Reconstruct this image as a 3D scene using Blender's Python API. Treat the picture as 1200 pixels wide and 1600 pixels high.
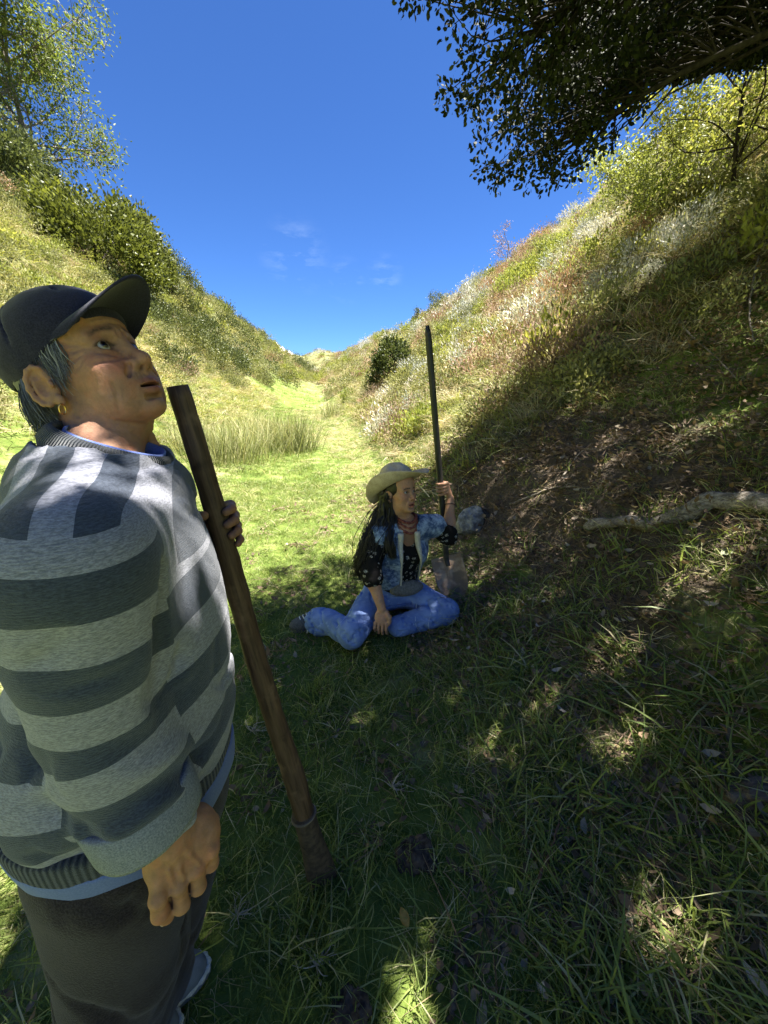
import bpy, math, random
import numpy as np
from mathutils import Vector, Matrix, Euler

for o in list(bpy.data.objects):
    bpy.data.objects.remove(o, do_unlink=True)
scene = bpy.context.scene
COL = scene.collection
R = math.radians
PI = math.pi

# ------------------------------------------------------------------ camera
CAM_H = 1.38
PITCH = R(18.2)
FPX = 610.0                       # focal length in pixels of the 1200 x 1600 photograph
cam_d = bpy.data.cameras.new('camera')
cam = bpy.data.objects.new('camera', cam_d)
COL.objects.link(cam)
cam.location = (0, 0, CAM_H)
cam.rotation_euler = (R(90) - PITCH, 0, 0)
cam_d.sensor_fit = 'VERTICAL'
cam_d.sensor_height = 36.0
cam_d.sensor_width = 27.0
cam_d.lens = FPX / 1600 * 36.0
cam_d.clip_start = 0.02
cam_d.clip_end = 20000
scene.camera = cam
scene.render.resolution_x = 768
scene.render.resolution_y = 1024

# ------------------------------------------------------------------ sky and sun
SUN_EL = R(75)
SUN_AZ = R(84)                    # clockwise from +Y
world = bpy.data.worlds.new('World')
scene.world = world
world.use_nodes = True
wn = world.node_tree
wn.nodes.clear()
w_out = wn.nodes.new('ShaderNodeOutputWorld')
w_bg = wn.nodes.new('ShaderNodeBackground')
w_sky = wn.nodes.new('ShaderNodeTexSky')
w_sky.sky_type = 'NISHITA'
w_sky.sun_disc = False
w_sky.sun_elevation = SUN_EL
w_sky.sun_rotation = SUN_AZ
w_sky.altitude = 3600
w_sky.air_density = 1.25
w_sky.dust_density = 0.2
w_sky.ozone_density = 4.0
w_bg.inputs['Strength'].default_value = 0.05
# thin high wisps of cirrus, by direction
w_tc = wn.nodes.new('ShaderNodeTexCoord')
w_map = wn.nodes.new('ShaderNodeMapping')
w_map.inputs['Scale'].default_value = (9, 9, 26)
w_map.inputs['Rotation'].default_value = (0.1, 0.25, 0)
w_noise = wn.nodes.new('ShaderNodeTexNoise')
w_noise.inputs['Scale'].default_value = 1.0
w_noise.inputs['Detail'].default_value = 7
w_noise.inputs['Roughness'].default_value = 0.62
w_ramp = wn.nodes.new('ShaderNodeMapRange')
w_ramp.inputs['From Min'].default_value = 0.50
w_ramp.inputs['From Max'].default_value = 0.85
wn.links.new(w_tc.outputs['Generated'], w_map.inputs['Vector'])
wn.links.new(w_map.outputs['Vector'], w_noise.inputs['Vector'])
wn.links.new(w_noise.outputs['Fac'], w_ramp.inputs['Value'])
w_acc = None
for (px, py, wid) in ((462, 400, 0.085), (540, 440, 0.055), (600, 430, 0.05)):
    d = Vector(((px - 600) / FPX, math.cos(PITCH) + (800 - py) / FPX * math.sin(PITCH),
                -math.sin(PITCH) + (800 - py) / FPX * math.cos(PITCH))).normalized()
    dist = wn.nodes.new('ShaderNodeVectorMath'); dist.operation = 'DISTANCE'
    dist.inputs[1].default_value = d
    wn.links.new(w_tc.outputs['Generated'], dist.inputs[0])
    mr = wn.nodes.new('ShaderNodeMapRange'); mr.interpolation_type = 'SMOOTHSTEP'
    mr.inputs['From Min'].default_value = wid
    mr.inputs['From Max'].default_value = 0.0
    wn.links.new(dist.outputs['Value'], mr.inputs['Value'])
    if w_acc is None:
        w_acc = mr.outputs['Result']
    else:
        mx = wn.nodes.new('ShaderNodeMath'); mx.operation = 'MAXIMUM'
        wn.links.new(w_acc, mx.inputs[0]); wn.links.new(mr.outputs['Result'], mx.inputs[1])
        w_acc = mx.outputs[0]
w_mul = wn.nodes.new('ShaderNodeMath'); w_mul.operation = 'MULTIPLY'
wn.links.new(w_acc, w_mul.inputs[0]); wn.links.new(w_ramp.outputs['Result'], w_mul.inputs[1])
w_mul2 = wn.nodes.new('ShaderNodeMath'); w_mul2.operation = 'MULTIPLY'
w_mul2.inputs[1].default_value = 0.36
wn.links.new(w_mul.outputs[0], w_mul2.inputs[0])
w_tone = wn.nodes.new('ShaderNodeMix'); w_tone.data_type = 'RGBA'; w_tone.blend_type = 'MULTIPLY'
w_tone.inputs['Factor'].default_value = 1.0
w_tone.inputs['B'].default_value = (0.275, 0.440, 0.685, 1)      # deep polarised blue of high mountain air
wn.links.new(w_sky.outputs['Color'], w_tone.inputs['A'])
w_mix = wn.nodes.new('ShaderNodeMix'); w_mix.data_type = 'RGBA'
w_mix.inputs['B'].default_value = (4.6, 5.4, 6.2, 1)
wn.links.new(w_mul2.outputs[0], w_mix.inputs['Factor'])
wn.links.new(w_tone.outputs['Result'], w_mix.inputs['A'])
wn.links.new(w_mix.outputs['Result'], w_bg.inputs['Color'])
wn.links.new(w_bg.outputs['Background'], w_out.inputs['Surface'])

sun_dir = Vector((math.sin(SUN_AZ) * math.cos(SUN_EL), math.cos(SUN_AZ) * math.cos(SUN_EL), math.sin(SUN_EL)))
sun_d = bpy.data.lights.new('sun', 'SUN')
sun_d.energy = 4.5
sun_d.angle = R(0.53)
sun_d.color = (1.0, 0.955, 0.88)
sun = bpy.data.objects.new('sun', sun_d)
COL.objects.link(sun)
sun.rotation_euler = sun_dir.to_track_quat('Z', 'Y').to_euler()
sun.location = (6, 0, 30)

scene.view_settings.view_transform = 'Standard'
scene.view_settings.look = 'None'
scene.view_settings.gamma = 1.0
scene.view_settings.use_curve_mapping = False
scene.view_settings.exposure = 2.6
scene.cycles.max_bounces = 4
scene.cycles.diffuse_bounces = 3
scene.cycles.glossy_bounces = 1
scene.cycles.transmission_bounces = 2
scene.cycles.transparent_max_bounces = 6

# ------------------------------------------------------------------ helpers
def at(px, py, t):
    """world point on the ray of photograph pixel (px, py), t metres along the view axis"""
    a = (px - 600) / FPX; b = (800 - py) / FPX
    cp, sp = math.cos(PITCH), math.sin(PITCH)
    return np.array((a * t, t * (cp + b * sp), CAM_H + t * (-sp + b * cp)))

def tag(o, label=None, cat=None, group=None, kind=None):
    if label: o['label'] = label
    if cat: o['category'] = cat
    if group: o['group'] = group
    if kind: o['kind'] = kind
    return o

def empty(name, loc=(0, 0, 0), label=None, cat=None, group=None):
    o = bpy.data.objects.new(name, None)
    o.empty_display_size = 0.05
    COL.objects.link(o); o.location = loc
    return tag(o, label, cat, group)

def mk_mesh(name, V, F, mat=None, smooth=False, attrs=None, mat_idx=None):
    """V (n,3); F (m,3) or (m,4) array, or list of arrays of both kinds"""
    V = np.asarray(V, dtype=np.float32)
    Fs = F if isinstance(F, list) else [F]
    Fs = [np.asarray(f, dtype=np.int32) for f in Fs if len(f)]
    me = bpy.data.meshes.new(name)
    me.vertices.add(len(V)); me.vertices.foreach_set('co', V.ravel())
    nl = sum(f.size for f in Fs); npoly = sum(len(f) for f in Fs)
    me.loops.add(nl); me.loops.foreach_set('vertex_index', np.concatenate([f.ravel() for f in Fs]))
    tot = np.concatenate([np.full(len(f), f.shape[1], np.int32) for f in Fs])
    st = np.concatenate([[0], np.cumsum(tot)[:-1]]).astype(np.int32)
    me.polygons.add(npoly); me.polygons.foreach_set('loop_start', st)
    try:
        me.polygons.foreach_set('loop_total', tot)
    except Exception:
        pass
    me.polygons.foreach_set('use_smooth', np.full(npoly, bool(smooth)))
    for m in (mat if isinstance(mat, (list, tuple)) else [mat]):
        if m: me.materials.append(m)
    if mat_idx is not None:
        me.polygons.foreach_set('material_index', np.asarray(mat_idx, dtype=np.int32))
    for k, a in (attrs or {}).items():
        a = np.asarray(a, dtype=np.float32)
        if a.ndim == 1:
            at_ = me.attributes.new(k, 'FLOAT', 'POINT'); at_.data.foreach_set('value', a)
        elif a.shape[1] == 3:
            at_ = me.attributes.new(k, 'FLOAT_VECTOR', 'POINT'); at_.data.foreach_set('vector', a.ravel())
        else:
            at_ = me.attributes.new(k, 'FLOAT_COLOR', 'POINT'); at_.data.foreach_set('color', a.ravel())
    me.update(calc_edges=True)
    return me

def obj(name, me, parent=None, loc=None, link=True):
    o = bpy.data.objects.new(name, me)
    if link: COL.objects.link(o)
    if parent is not None: o.parent = parent
    if loc is not None: o.location = loc
    return o

class MB:
    """collects vertices and faces"""
    def __init__(s): s.V = []; s.T = []; s.Q = []; s.n = 0; s.A = {}
    def add(s, V, T=None, Q=None, **at_):
        V = np.asarray(V, dtype=np.float32)
        s.V.append(V)
        if T is not None and len(T): s.T.append(np.asarray(T, np.int32) + s.n)
        if Q is not None and len(Q): s.Q.append(np.asarray(Q, np.int32) + s.n)
        for k, v in at_.items():
            s.A.setdefault(k, []).append(np.broadcast_to(np.asarray(v, np.float32), (len(V),)) if np.ndim(v) < 2 else np.asarray(v, np.float32))
        s.n += len(V)
    def mesh(s, name, mat=None, smooth=False):
        F = []
        if s.Q: F.append(np.concatenate(s.Q))
        if s.T: F.append(np.concatenate(s.T))
        return mk_mesh(name, np.concatenate(s.V), F, mat, smooth, {k: np.concatenate(v) for k, v in s.A.items()})

def norm(v):
    v = np.asarray(v, float); n = np.linalg.norm(v, axis=-1, keepdims=True); return v / np.maximum(n, 1e-9)

def frame_along(P):
    P = np.asarray(P, float)
    T = norm(np.gradient(P, axis=0))
    ref = np.array((0, 0, 1.0)) if abs(T[0][2]) < 0.9 else np.array((1.0, 0, 0))
    N = np.zeros_like(P); n = norm(np.cross(T[0], ref))
    for i in range(len(P)):
        n = n - T[i] * np.dot(n, T[i]); n = n / max(np.linalg.norm(n), 1e-9); N[i] = n
    B = np.cross(T, N)
    return T, N, B

def tube(P, rad, seg=8, cap=True, flat=1.0):
    """swept tube; returns V, T, Q"""
    P = np.asarray(P, float); n = len(P)
    rad = np.broadcast_to(np.asarray(rad, float), (n,))
    T, N, B = frame_along(P)
    a = np.arange(seg) * 2 * PI / seg
    V = P[:, None, :] + rad[:, None, None] * (np.cos(a)[None, :, None] * N[:, None, :] + flat * np.sin(a)[None, :, None] * B[:, None, :])
    V = V.reshape(-1, 3)
    i = np.arange(n - 1)[:, None] * seg; j = np.arange(seg)[None, :]; k = (j + 1) % seg
    Q = np.stack([i + j, i + k, i + seg + k, i + seg + j], -1).reshape(-1, 4)
    Tt = np.zeros((0, 3), int)
    if cap:
        V = np.concatenate([V, P[:1], P[-1:]])
        c0 = n * seg; c1 = c0 + 1
        jj = np.arange(seg); kk = (jj + 1) % seg
        Tt = np.concatenate([np.stack([np.full(seg, c0), kk, jj], -1),
                             np.stack([np.full(seg, c1), (n - 1) * seg + jj, (n - 1) * seg + kk], -1)])
    return V, Tt, Q

def spline(P, n):
    """Catmull-Rom through the points"""
    P = np.asarray(P, float)
    X = np.concatenate([[2 * P[0] - P[1]], P, [2 * P[-1] - P[-2]]])
    t = np.linspace(0, len(P) - 1 - 1e-6, n); i = t.astype(int); u = (t - i)[:, None] if P.ndim > 1 else (t - i)
    p0, p1, p2, p3 = X[i], X[i + 1], X[i + 2], X[i + 3]
    return 0.5 * (2 * p1 + (p2 - p0) * u + (2 * p0 - 5 * p1 + 4 * p2 - p3) * u ** 2 + (3 * p1 - p0 - 3 * p2 + p3) * u ** 3)

# value noise
_rs = np.random.RandomState(7)
_tab = _rs.rand(64, 64).astype(np.float64)
_tab3 = _rs.rand(32, 32, 32)
def vn2(x, y):
    xi = np.floor(x).astype(int); yi = np.floor(y).astype(int)
    u = x - xi; v = y - yi; u = u * u * (3 - 2 * u); v = v * v * (3 - 2 * v)
    g = lambda a, b: _tab[a & 63, b & 63]
    return (g(xi, yi) * (1 - u) + g(xi + 1, yi) * u) * (1 - v) + (g(xi, yi + 1) * (1 - u) + g(xi + 1, yi + 1) * u) * v - 0.5
def fbm2(x, y, o=4, g=0.5):
    s = 0; a = 1.0
    for k in range(o):
        s = s + a * vn2(x * 2 ** k + 17.3 * k, y * 2 ** k + 5.1 * k); a *= g
    return s
def vn3(x, y, z):
    xi = np.floor(x).astype(int); yi = np.floor(y).astype(int); zi = np.floor(z).astype(int)
    u = x - xi; v = y - yi; w = z - zi
    u = u * u * (3 - 2 * u); v = v * v * (3 - 2 * v); w = w * w * (3 - 2 * w)
    g = lambda a, b, c: _tab3[a & 31, b & 31, c & 31]
    l = lambda a, b, t: a + (b - a) * t
    return l(l(l(g(xi, yi, zi), g(xi + 1, yi, zi), u), l(g(xi, yi + 1, zi), g(xi + 1, yi + 1, zi), u), v),
             l(l(g(xi, yi, zi + 1), g(xi + 1, yi, zi + 1), u), l(g(xi, yi + 1, zi + 1), g(xi + 1, yi + 1, zi + 1), u), v), w) - 0.5

def sstep(a, b, x):
    t = np.clip((x - a) / (b - a), 0, 1); return t * t * (3 - 2 * t)

# ------------------------------------------------------------------ materials
class NT:
    def __init__(s, name):
        s.m = bpy.data.materials.new(name); s.m.use_nodes = True
        s.t = s.m.node_tree; s.t.nodes.clear()
        s.out = s.t.nodes.new('ShaderNodeOutputMaterial')
    def n(s, typ, **kw):
        nd = s.t.nodes.new('ShaderNode' + typ)
        for k, v in kw.items():
            if k in nd.inputs.keys():
                s.set(nd.inputs[k], v)
            else:
                setattr(nd, k, v)
        return nd
    def set(s, inp, v):
        if hasattr(v, 'is_output'): s.t.links.new(v, inp)
        else:
            if inp.type == 'RGBA' and len(v) == 3: v = (*v, 1)
            inp.default_value = v
    def noise(s, scale, detail=4, rough=0.55, vec=None, dist=0.0):
        nd = s.n('TexNoise', Scale=scale, Detail=detail, Roughness=rough, Distortion=dist)
        s.t.links.new(vec if vec is not None else s.coord(), nd.inputs['Vector'])
        return nd.outputs['Fac']
    def coord(s, which='Object'):
        if not hasattr(s, '_tc'): s._tc = s.n('TexCoord')
        return s._tc.outputs[which]
    def mapv(s, vec, scale=(1, 1, 1), rot=(0, 0, 0)):
        nd = s.n('Mapping'); nd.inputs['Scale'].default_value = scale; nd.inputs['Rotation'].default_value = rot
        s.t.links.new(vec, nd.inputs['Vector']); return nd.outputs['Vector']
    def attr(s, name, typ='GEOMETRY', out='Fac'):
        nd = s.n('Attribute'); nd.attribute_name = name; nd.attribute_type = typ; return nd.outputs[out]
    def rng(s, v, a, b, c=0.0, d=1.0, smooth=True):
        nd = s.n('MapRange'); nd.interpolation_type = 'SMOOTHSTEP' if smooth else 'LINEAR'
        s.set(nd.inputs['Value'], v)
        for k, x in zip(('From Min', 'From Max', 'To Min', 'To Max'), (a, b, c, d)): nd.inputs[k].default_value = x
        return nd.outputs['Result']
    def mix(s, f, a, b, blend='MIX'):
        nd = s.n('Mix'); nd.data_type = 'RGBA'; nd.blend_type = blend
        s.set(nd.inputs['Factor'], f); s.set(nd.inputs['A'], a); s.set(nd.inputs['B'], b)
        return nd.outputs['Result']
    def math(s, op, a, b=0.0):
        nd = s.n('Math'); nd.operation = op
        s.set(nd.inputs[0], a); s.set(nd.inputs[1], b); return nd.outputs[0]
    def ramp(s, f, stops):
        nd = s.n('ValToRGB'); e = nd.color_ramp.elements
        while len(e) < len(stops): e.new(0.5)
        for el, (p, c) in zip(e, stops): el.position = p; el.color = (*c, 1)
        s.set(nd.inputs['Fac'], f); return nd.outputs['Color']
    def bump(s, h, strength=0.3, dist=0.01):
        nd = s.n('Bump'); nd.inputs['Strength'].default_value = strength; nd.inputs['Distance'].default_value = dist
        s.set(nd.inputs['Height'], h); return nd.outputs['Normal']
    def bsdf(s, color, rough=0.8, normal=None, spec=0.3, trans=0.0, tcol=None, **kw):
        b = s.n('BsdfPrincipled')
        s.set(b.inputs['Base Color'], color); s.set(b.inputs['Roughness'], rough)
        b.inputs['Specular IOR Level'].default_value = spec
        for k, v in kw.items(): s.set(b.inputs[k.replace('_', ' ')], v)
        if normal is not None: s.t.links.new(normal, b.inputs['Normal'])
        res = b.outputs['BSDF']
        if trans > 0:
            tb = s.n('BsdfTranslucent'); s.set(tb.inputs['Color'], tcol if tcol is not None else color)
            mx = s.n('MixShader'); mx.inputs['Fac'].default_value = trans
            s.t.links.new(res, mx.inputs[1]); s.t.links.new(tb.outputs['BSDF'], mx.inputs[2]); res = mx.outputs['Shader']
        s.t.links.new(res, s.out.inputs['Surface'])
        return s.m

def simple_mat(name, c1, c2, scale=20, rough=0.8, bump=0.2, bdist=0.004, spec=0.3, detail=5, stretch=(1, 1, 1), **kw):
    t = NT(name)
    v = t.mapv(t.coord(), stretch)
    f = t.noise(scale, detail, 0.6, v)
    col = t.mix(t.rng(f, 0.3, 0.7), c1, c2)
    return t.bsdf(col, rough, t.bump(f, bump, bdist), spec, **kw)

def leaf_mat(name, c1, c2, c3=None, rough=0.55, trans=0.3, tint=True, spec=0.25, tmul=1.4):
    """per-leaf attribute 'rnd' runs between the colours; each instance varies a little"""
    t = NT(name)
    r = t.attr('rnd')
    stops = [(0.0, c1), (0.75, c2)] + ([(1.0, c3)] if c3 else [])
    col = t.ramp(r, stops)
    oi = t.n('ObjectInfo')
    col = t.mix(1.0, col, t.ramp(oi.outputs['Random'], [(0, (0.72, 0.76, 0.7)), (0.5, (1, 1, 1)), (1, (1.22, 1.12, 0.95))]), 'MULTIPLY')
    tc = t.mix(1.0, col, (tmul, tmul, tmul * 0.7), 'MULTIPLY')
    return t.bsdf(col, rough, None, spec, trans, tc)

# ------------------------------------------------------------------ scattering (uncountable ground cover)
def scatter(name, P, rot, scl, idx, variants, parent=None, tint=None):
    P = np.asarray(P, np.float32); n = len(P)
    me = bpy.data.meshes.new(name)
    me.vertices.add(n); me.vertices.foreach_set('co', P.ravel())
    a = me.attributes.new('rot', 'FLOAT_VECTOR', 'POINT'); a.data.foreach_set('vector', np.asarray(rot, np.float32).ravel())
    scl = np.asarray(scl, np.float32)
    if scl.ndim == 1: scl = np.repeat(scl[:, None], 3, 1)
    a = me.attributes.new('scl', 'FLOAT_VECTOR', 'POINT'); a.data.foreach_set('vector', scl.ravel())
    a = me.attributes.new('idx', 'INT', 'POINT'); a.data.foreach_set('value', np.asarray(idx, np.int32))
    if tint is not None:
        a = me.attributes.new('tint', 'FLOAT', 'POINT'); a.data.foreach_set('value', np.asarray(tint, np.float32))
    o = obj(name, me, parent)
    o['kind'] = 'stuff'
    c = bpy.data.collections.new(name + '_pieces')
    for k, m in enumerate(variants):
        vo = bpy.data.objects.new('%s_piece_%02d' % (name, k), m); c.objects.link(vo)
    g = bpy.data.node_groups.new(name + '_scatter', 'GeometryNodeTree')
    g.interface.new_socket('Geometry', in_out='INPUT', socket_type='NodeSocketGeometry')
    g.interface.new_socket('Geometry', in_out='OUTPUT', socket_type='NodeSocketGeometry')
    N = g.nodes.new; L = g.links.new
    gi = N('NodeGroupInput'); go = N('NodeGroupOutput')
    ci = N('GeometryNodeCollectionInfo'); ci.inputs['Collection'].default_value = c
    ci.inputs['Separate Children'].default_value = True; ci.inputs['Reset Children'].default_value = True
    ip = N('GeometryNodeInstanceOnPoints'); ip.inputs['Pick Instance'].default_value = True
    def na(nm, dt):
        q = N('GeometryNodeInputNamedAttribute'); q.data_type = dt; q.inputs['Name'].default_value = nm
        return [s_ for s_ in q.outputs if s_.enabled and s_.name == 'Attribute'][0]
    e2r = N('FunctionNodeEulerToRotation')
    L(na('rot', 'FLOAT_VECTOR'), e2r.inputs[0])
    L(gi.outputs[0], ip.inputs['Points']); L(ci.outputs[0], ip.inputs['Instance'])
    L(na('idx', 'INT'), ip.inputs['Instance Index'])
    L(e2r.outputs[0], ip.inputs['Rotation']); L(na('scl', 'FLOAT_VECTOR'), ip.inputs['Scale'])
    L(ip.outputs[0], go.inputs[0])
    md = o.modifiers.new('scatter', 'NODES'); md.node_group = g
    return o

# ================================================================== THE SETTING
def floor_z(y):
    q = np.clip(y - 2.0, 0, None)
    q2 = np.minimum(q, 92.0)
    return 0.024 * q2 + 0.00066 * q2 ** 2 - 0.05 * np.clip(q - 92, 0, None) * 0.4

def soft_ramp(d, w):
    """0 for d<0, d for large d, rounded over w"""
    return np.where(d < -w, 0.0, np.where(d > w, d, (d + w) ** 2 / (4 * w)))

def soft_min(a, b, k):
    h = np.clip(0.5 + 0.5 * (b - a) / k, 0, 1)
    return b * (1 - h) + a * h - k * h * (1 - h)

def crest_r(y):
    return np.interp(y, [-5, 8, 12, 15, 18, 22, 26, 31, 45, 60, 90, 140], [11.5, 11.2, 10.2, 8.3, 6.4, 5.1, 4.0, 2.9, 1.9, 1.5, 0.6, 0.2])
def crest_l(y):
    return np.interp(y, [-5, 10, 16, 22, 29, 33, 37, 42, 50, 60, 75, 90, 140], [9.0, 9.0, 8.3, 7.4, 5.8, 3.6, 1.9, 0.8, 0.1, 0.0, 0.0, 0.0, 0.0])

def height(x, y, fine=True):
    x = np.asarray(x, float); y = np.asarray(y, float)
    f = floor_z(y)
    wob = 0.5 * fbm2(x * 0.13 + 3, y * 0.13, 3)
    dr = x + 0.20 * y - 1.05 + 0.5 * fbm2(y * 0.35 + 9, x * 0.1, 2) * sstep(3, 9, y)
    r = 0.74 * soft_ramp(dr, 0.55)
    # low scarp of bare earth in the near bank
    sc = sstep(0.25, 0.75, dr + 0.12 * np.sin(y * 2.1)) * 0.20 * np.exp(-((y - 3.1) / 1.3) ** 2)
    r = r + sc - 0.12 * np.exp(-((y - 3.1) / 1.3) ** 2) * sstep(0.8, 1.8, dr)
    r = soft_min(r, crest_r(y) + 1.6 * wob, 1.6)
    dl = -(x + 0.10 * y) - 2.7
    l = 1.0 * soft_ramp(dl, 1.6)
    l = soft_min(l, crest_l(y) + 2.0 * wob, 1.8)
    z = f + r + l
    big = sstep(0.4, 4, r) + sstep(0.4, 4, l)
    z = z + big * (0.55 * fbm2(x * 0.45, y * 0.45, 4) + 0.9 * fbm2(x * 0.16 + 40, y * 0.16, 2))
    if fine:
        z = z + 0.05 * fbm2(x * 1.1 + 5, y * 1.1, 3) + 0.018 * fbm2(x * 6, y * 6 + 3, 3) * (1 + 2 * sstep(0.2, 1.2, dr) * sstep(8, 5, y))
    return z

def Z(x, y): return float(height(np.array([x]), np.array([y]))[0])

def ground_at(px, py, t0=0.5, t1=160):
    """where the ray of a photograph pixel meets the ground"""
    t = np.concatenate([np.linspace(t0, 12, 1200), np.linspace(12, t1, 1600)])
    a = (px - 600) / FPX; b = (800 - py) / FPX
    cp, sp = math.cos(PITCH), math.sin(PITCH)
    X = a * t; Y = t * (cp + b * sp); ZZ = CAM_H + t * (-sp + b * cp)
    hit = np.where(ZZ < height(X, Y))[0]
    if len(hit) == 0: return None
    i = hit[0]
    return np.array((X[i], Y[i], height(X[i:i + 1], Y[i:i + 1])[0]))

def stretch(a0, a1, near0, near1, step, grow=1.045):
    c = list(np.arange(near0, near1, step))
    s = step; v = near1
    while v < a1: c.append(v); s *= grow; v += s
    c.append(a1)
    s = step; v = near0 - step; lo = []
    while v > a0: lo.append(v); s *= grow; v -= s
    lo.append(a0)
    return np.array(lo[::-1] + c)

gx = stretch(-260, 260, -3.0, 4.2, 0.035)
gy = stretch(-30, 420, -0.4, 5.5, 0.035)
GX, GY = np.meshgrid(gx, gy, indexing='ij')
GZ = height(GX, GY)
nx, ny = GX.shape
ii = np.arange(nx - 1)[:, None] * ny + np.arange(ny - 1)[None, :]
gq = np.stack([ii, ii + ny, ii + ny + 1, ii + 1], -1).reshape(-1, 4)
dR = GX + 0.20 * GY - 1.05
dL = -(GX + 0.10 * GY) - 2.7
# bare earth: the scarp and trodden litter beneath the tree; scrub: the slopes
earth = np.exp(-((GY - 3.0) / 1.1) ** 2) * sstep(0.15, 0.5, dR) * sstep(1.75, 1.0, dR)
earth = np.clip(earth * 1.0 + 0.36 * sstep(-0.45, 0.4, dR) * sstep(4.2, 2.6, GY) * (0.5 + fbm2(GX * 2.2, GY * 2.2, 3) * 1.3), 0, 1)
scrub = np.clip(sstep(0.1, 1.6, dR) * sstep(3.0, 5.0, GY) + sstep(0.6, 2.8, dL) + sstep(18, 34, GY), 0, 1)

def ground_material():
    t = NT('meadow_ground')
    co = t.coord()
    n1 = t.noise(0.6, 5, 0.6); n2 = t.noise(5.0, 6, 0.65); n3 = t.noise(60, 4, 0.7)
    green = t.mix(t.rng(n2, 0.35, 0.65), (0.076, 0.112, 0.022), (0.145, 0.188, 0.044))
    dry = t.mix(n3, (0.20, 0.17, 0.09), (0.38, 0.33, 0.19))
    meadow = t.mix(t.rng(t.math('ADD', t.math('MULTIPLY', n1, 0.55), t.math('MULTIPLY', n2, 0.45)), 0.50, 0.66), green, dry)
    slope = t.mix(t.rng(n2, 0.3, 0.7), (0.085, 0.098, 0.034), (0.20, 0.205, 0.085))
    slope = t.mix(t.rng(n3, 0.45, 0.75), slope, (0.26, 0.23, 0.13))
    soil = t.mix(t.rng(n3, 0.3, 0.75), (0.060, 0.047, 0.036), (0.165, 0.135, 0.105))
    soil = t.mix(t.rng(n2, 0.45, 0.7), soil, (0.085, 0.066, 0.048))
    c = t.mix(t.attr('scrub'), meadow, slope)
    e = t.math('ADD', t.attr('earth'), t.math('MULTIPLY', t.math('SUBTRACT', n2, 0.5), 0.7))
    c = t.mix(t.rng(e, 0.22, 0.5), c, soil)
    h = t.math('ADD', n3, t.math('MULTIPLY', n2, 1.4))
    return t.bsdf(c, 0.95, t.bump(h, 0.6, 0.03), 0.1)

ground = obj('ground', mk_mesh('ground', np.stack([GX, GY, GZ], -1).reshape(-1, 3), gq, ground_material(), True,
                               {'earth': earth.ravel(), 'scrub': scrub.ravel()}))
tag(ground, kind='structure')

# snow peak seen through the notch of the valley
def snow_mountain():
    c = at(436, 560, 1.0) - np.array((0, 0, CAM_H)); c = c / c[1] * 9000.0
    base = np.array((c[0], c[1], -200.0))
    n = 90; m = 50
    u = np.linspace(-1, 1, n); v = np.linspace(-1, 1, m)
    U, Vv = np.meshgrid(u, v, indexing='ij')
    top = at(430, 531, 1.0); top = (top - np.array((0, 0, CAM_H))) / top[1] * 9000
    hh = top[2] + 200 + CAM_H
    px = base[0] + top[0] - c[0]
    prof = np.clip(1 - np.abs(U) ** 0.85, 0, 1) * np.clip(1 - np.abs(Vv) ** 1.1, 0, 1)
    rough = fbm2(U * 6 + 3, Vv * 6, 5, 0.55)
    H = hh * (prof + 0.22 * rough * np.clip(prof * 3, 0, 1) * np.clip((1 - prof) * 5, 0, 1))
    V = np.stack([px + U * 1500, base[1] + Vv * 1500, base[2] + H], -1).reshape(-1, 3)
    i = np.arange(n - 1)[:, None] * m + np.arange(m - 1)[None, :]
    Q = np.stack([i, i + m, i + m + 1, i + 1], -1).reshape(-1, 4)
    t = NT('snow_and_rock')
    nn = t.noise(0.006, 6, 0.65)
    g = t.n('NewGeometry'); sx = t.n('SeparateXYZ'); t.t.links.new(g.outputs['Normal'], sx.inputs[0])
    f = t.rng(t.math('ADD', sx.outputs['Z'], t.math('MULTIPLY', nn, 0.5)), 0.62, 0.85)
    m_ = t.bsdf(t.mix(f, (0.22, 0.25, 0.30), (0.80, 0.83, 0.88)), 0.7, t.bump(nn, 0.6, 40), 0.2)
    o = obj('mountain', mk_mesh('mountain', V, Q, m_, True))
    tag(o, 'snow covered peak showing in the notch of the valley', 'mountain', kind='structure')
snow_mountain()

# ================================================================== VEGETATION
def perp_rand(D, rng):
    r = rng.normal(size=D.shape); r -= D * (r * D).sum(-1, keepdims=True); return norm(r)

def leaf_verts(P, D, L, W, rng, fold=0.25, six=False, up=None):
    """leaf-shaped faces: base P, direction D"""
    n = len(P); D = norm(D); S = perp_rand(D, rng)
    if up is not None:                       # blades lie flatter towards 'up'
        S = norm(np.cross(D, np.broadcast_to(up, D.shape)) + 0.5 * S)
    Nn = np.cross(D, S)
    L = np.broadcast_to(L, (n,))[:, None]; W = np.broadcast_to(W, (n,))[:, None]
    if not six:
        V = np.stack([P, P + D * L * 0.45 + S * W + Nn * W * fold, P + D * L, P + D * L * 0.45 - S * W + Nn * W * fold], 1)
        b = np.arange(n)[:, None] * 4
        T = np.concatenate([b + np.array([[0, 1, 2]]), b + np.array([[0, 2, 3]])])
        return V.reshape(-1, 3), T, 4
    V = np.stack([P, P + D * L * 0.3 + S * W * 0.85 + Nn * W * fold, P + D * L * 0.68 + S * W * 0.9 + Nn * W * fold,
                  P + D * L - Nn * L * 0.08, P + D * L * 0.68 - S * W * 0.9 + Nn * W * fold, P + D * L * 0.3 - S * W * 0.85 + Nn * W * fold], 1)
    b = np.arange(n)[:, None] * 6
    T = np.concatenate([b + np.array([[0, 1, 5]]), b + np.array([[1, 2, 5]]), b + np.array([[5, 2, 4]]), b + np.array([[2, 3, 4]])])
    return V.reshape(-1, 3), T, 6

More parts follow.
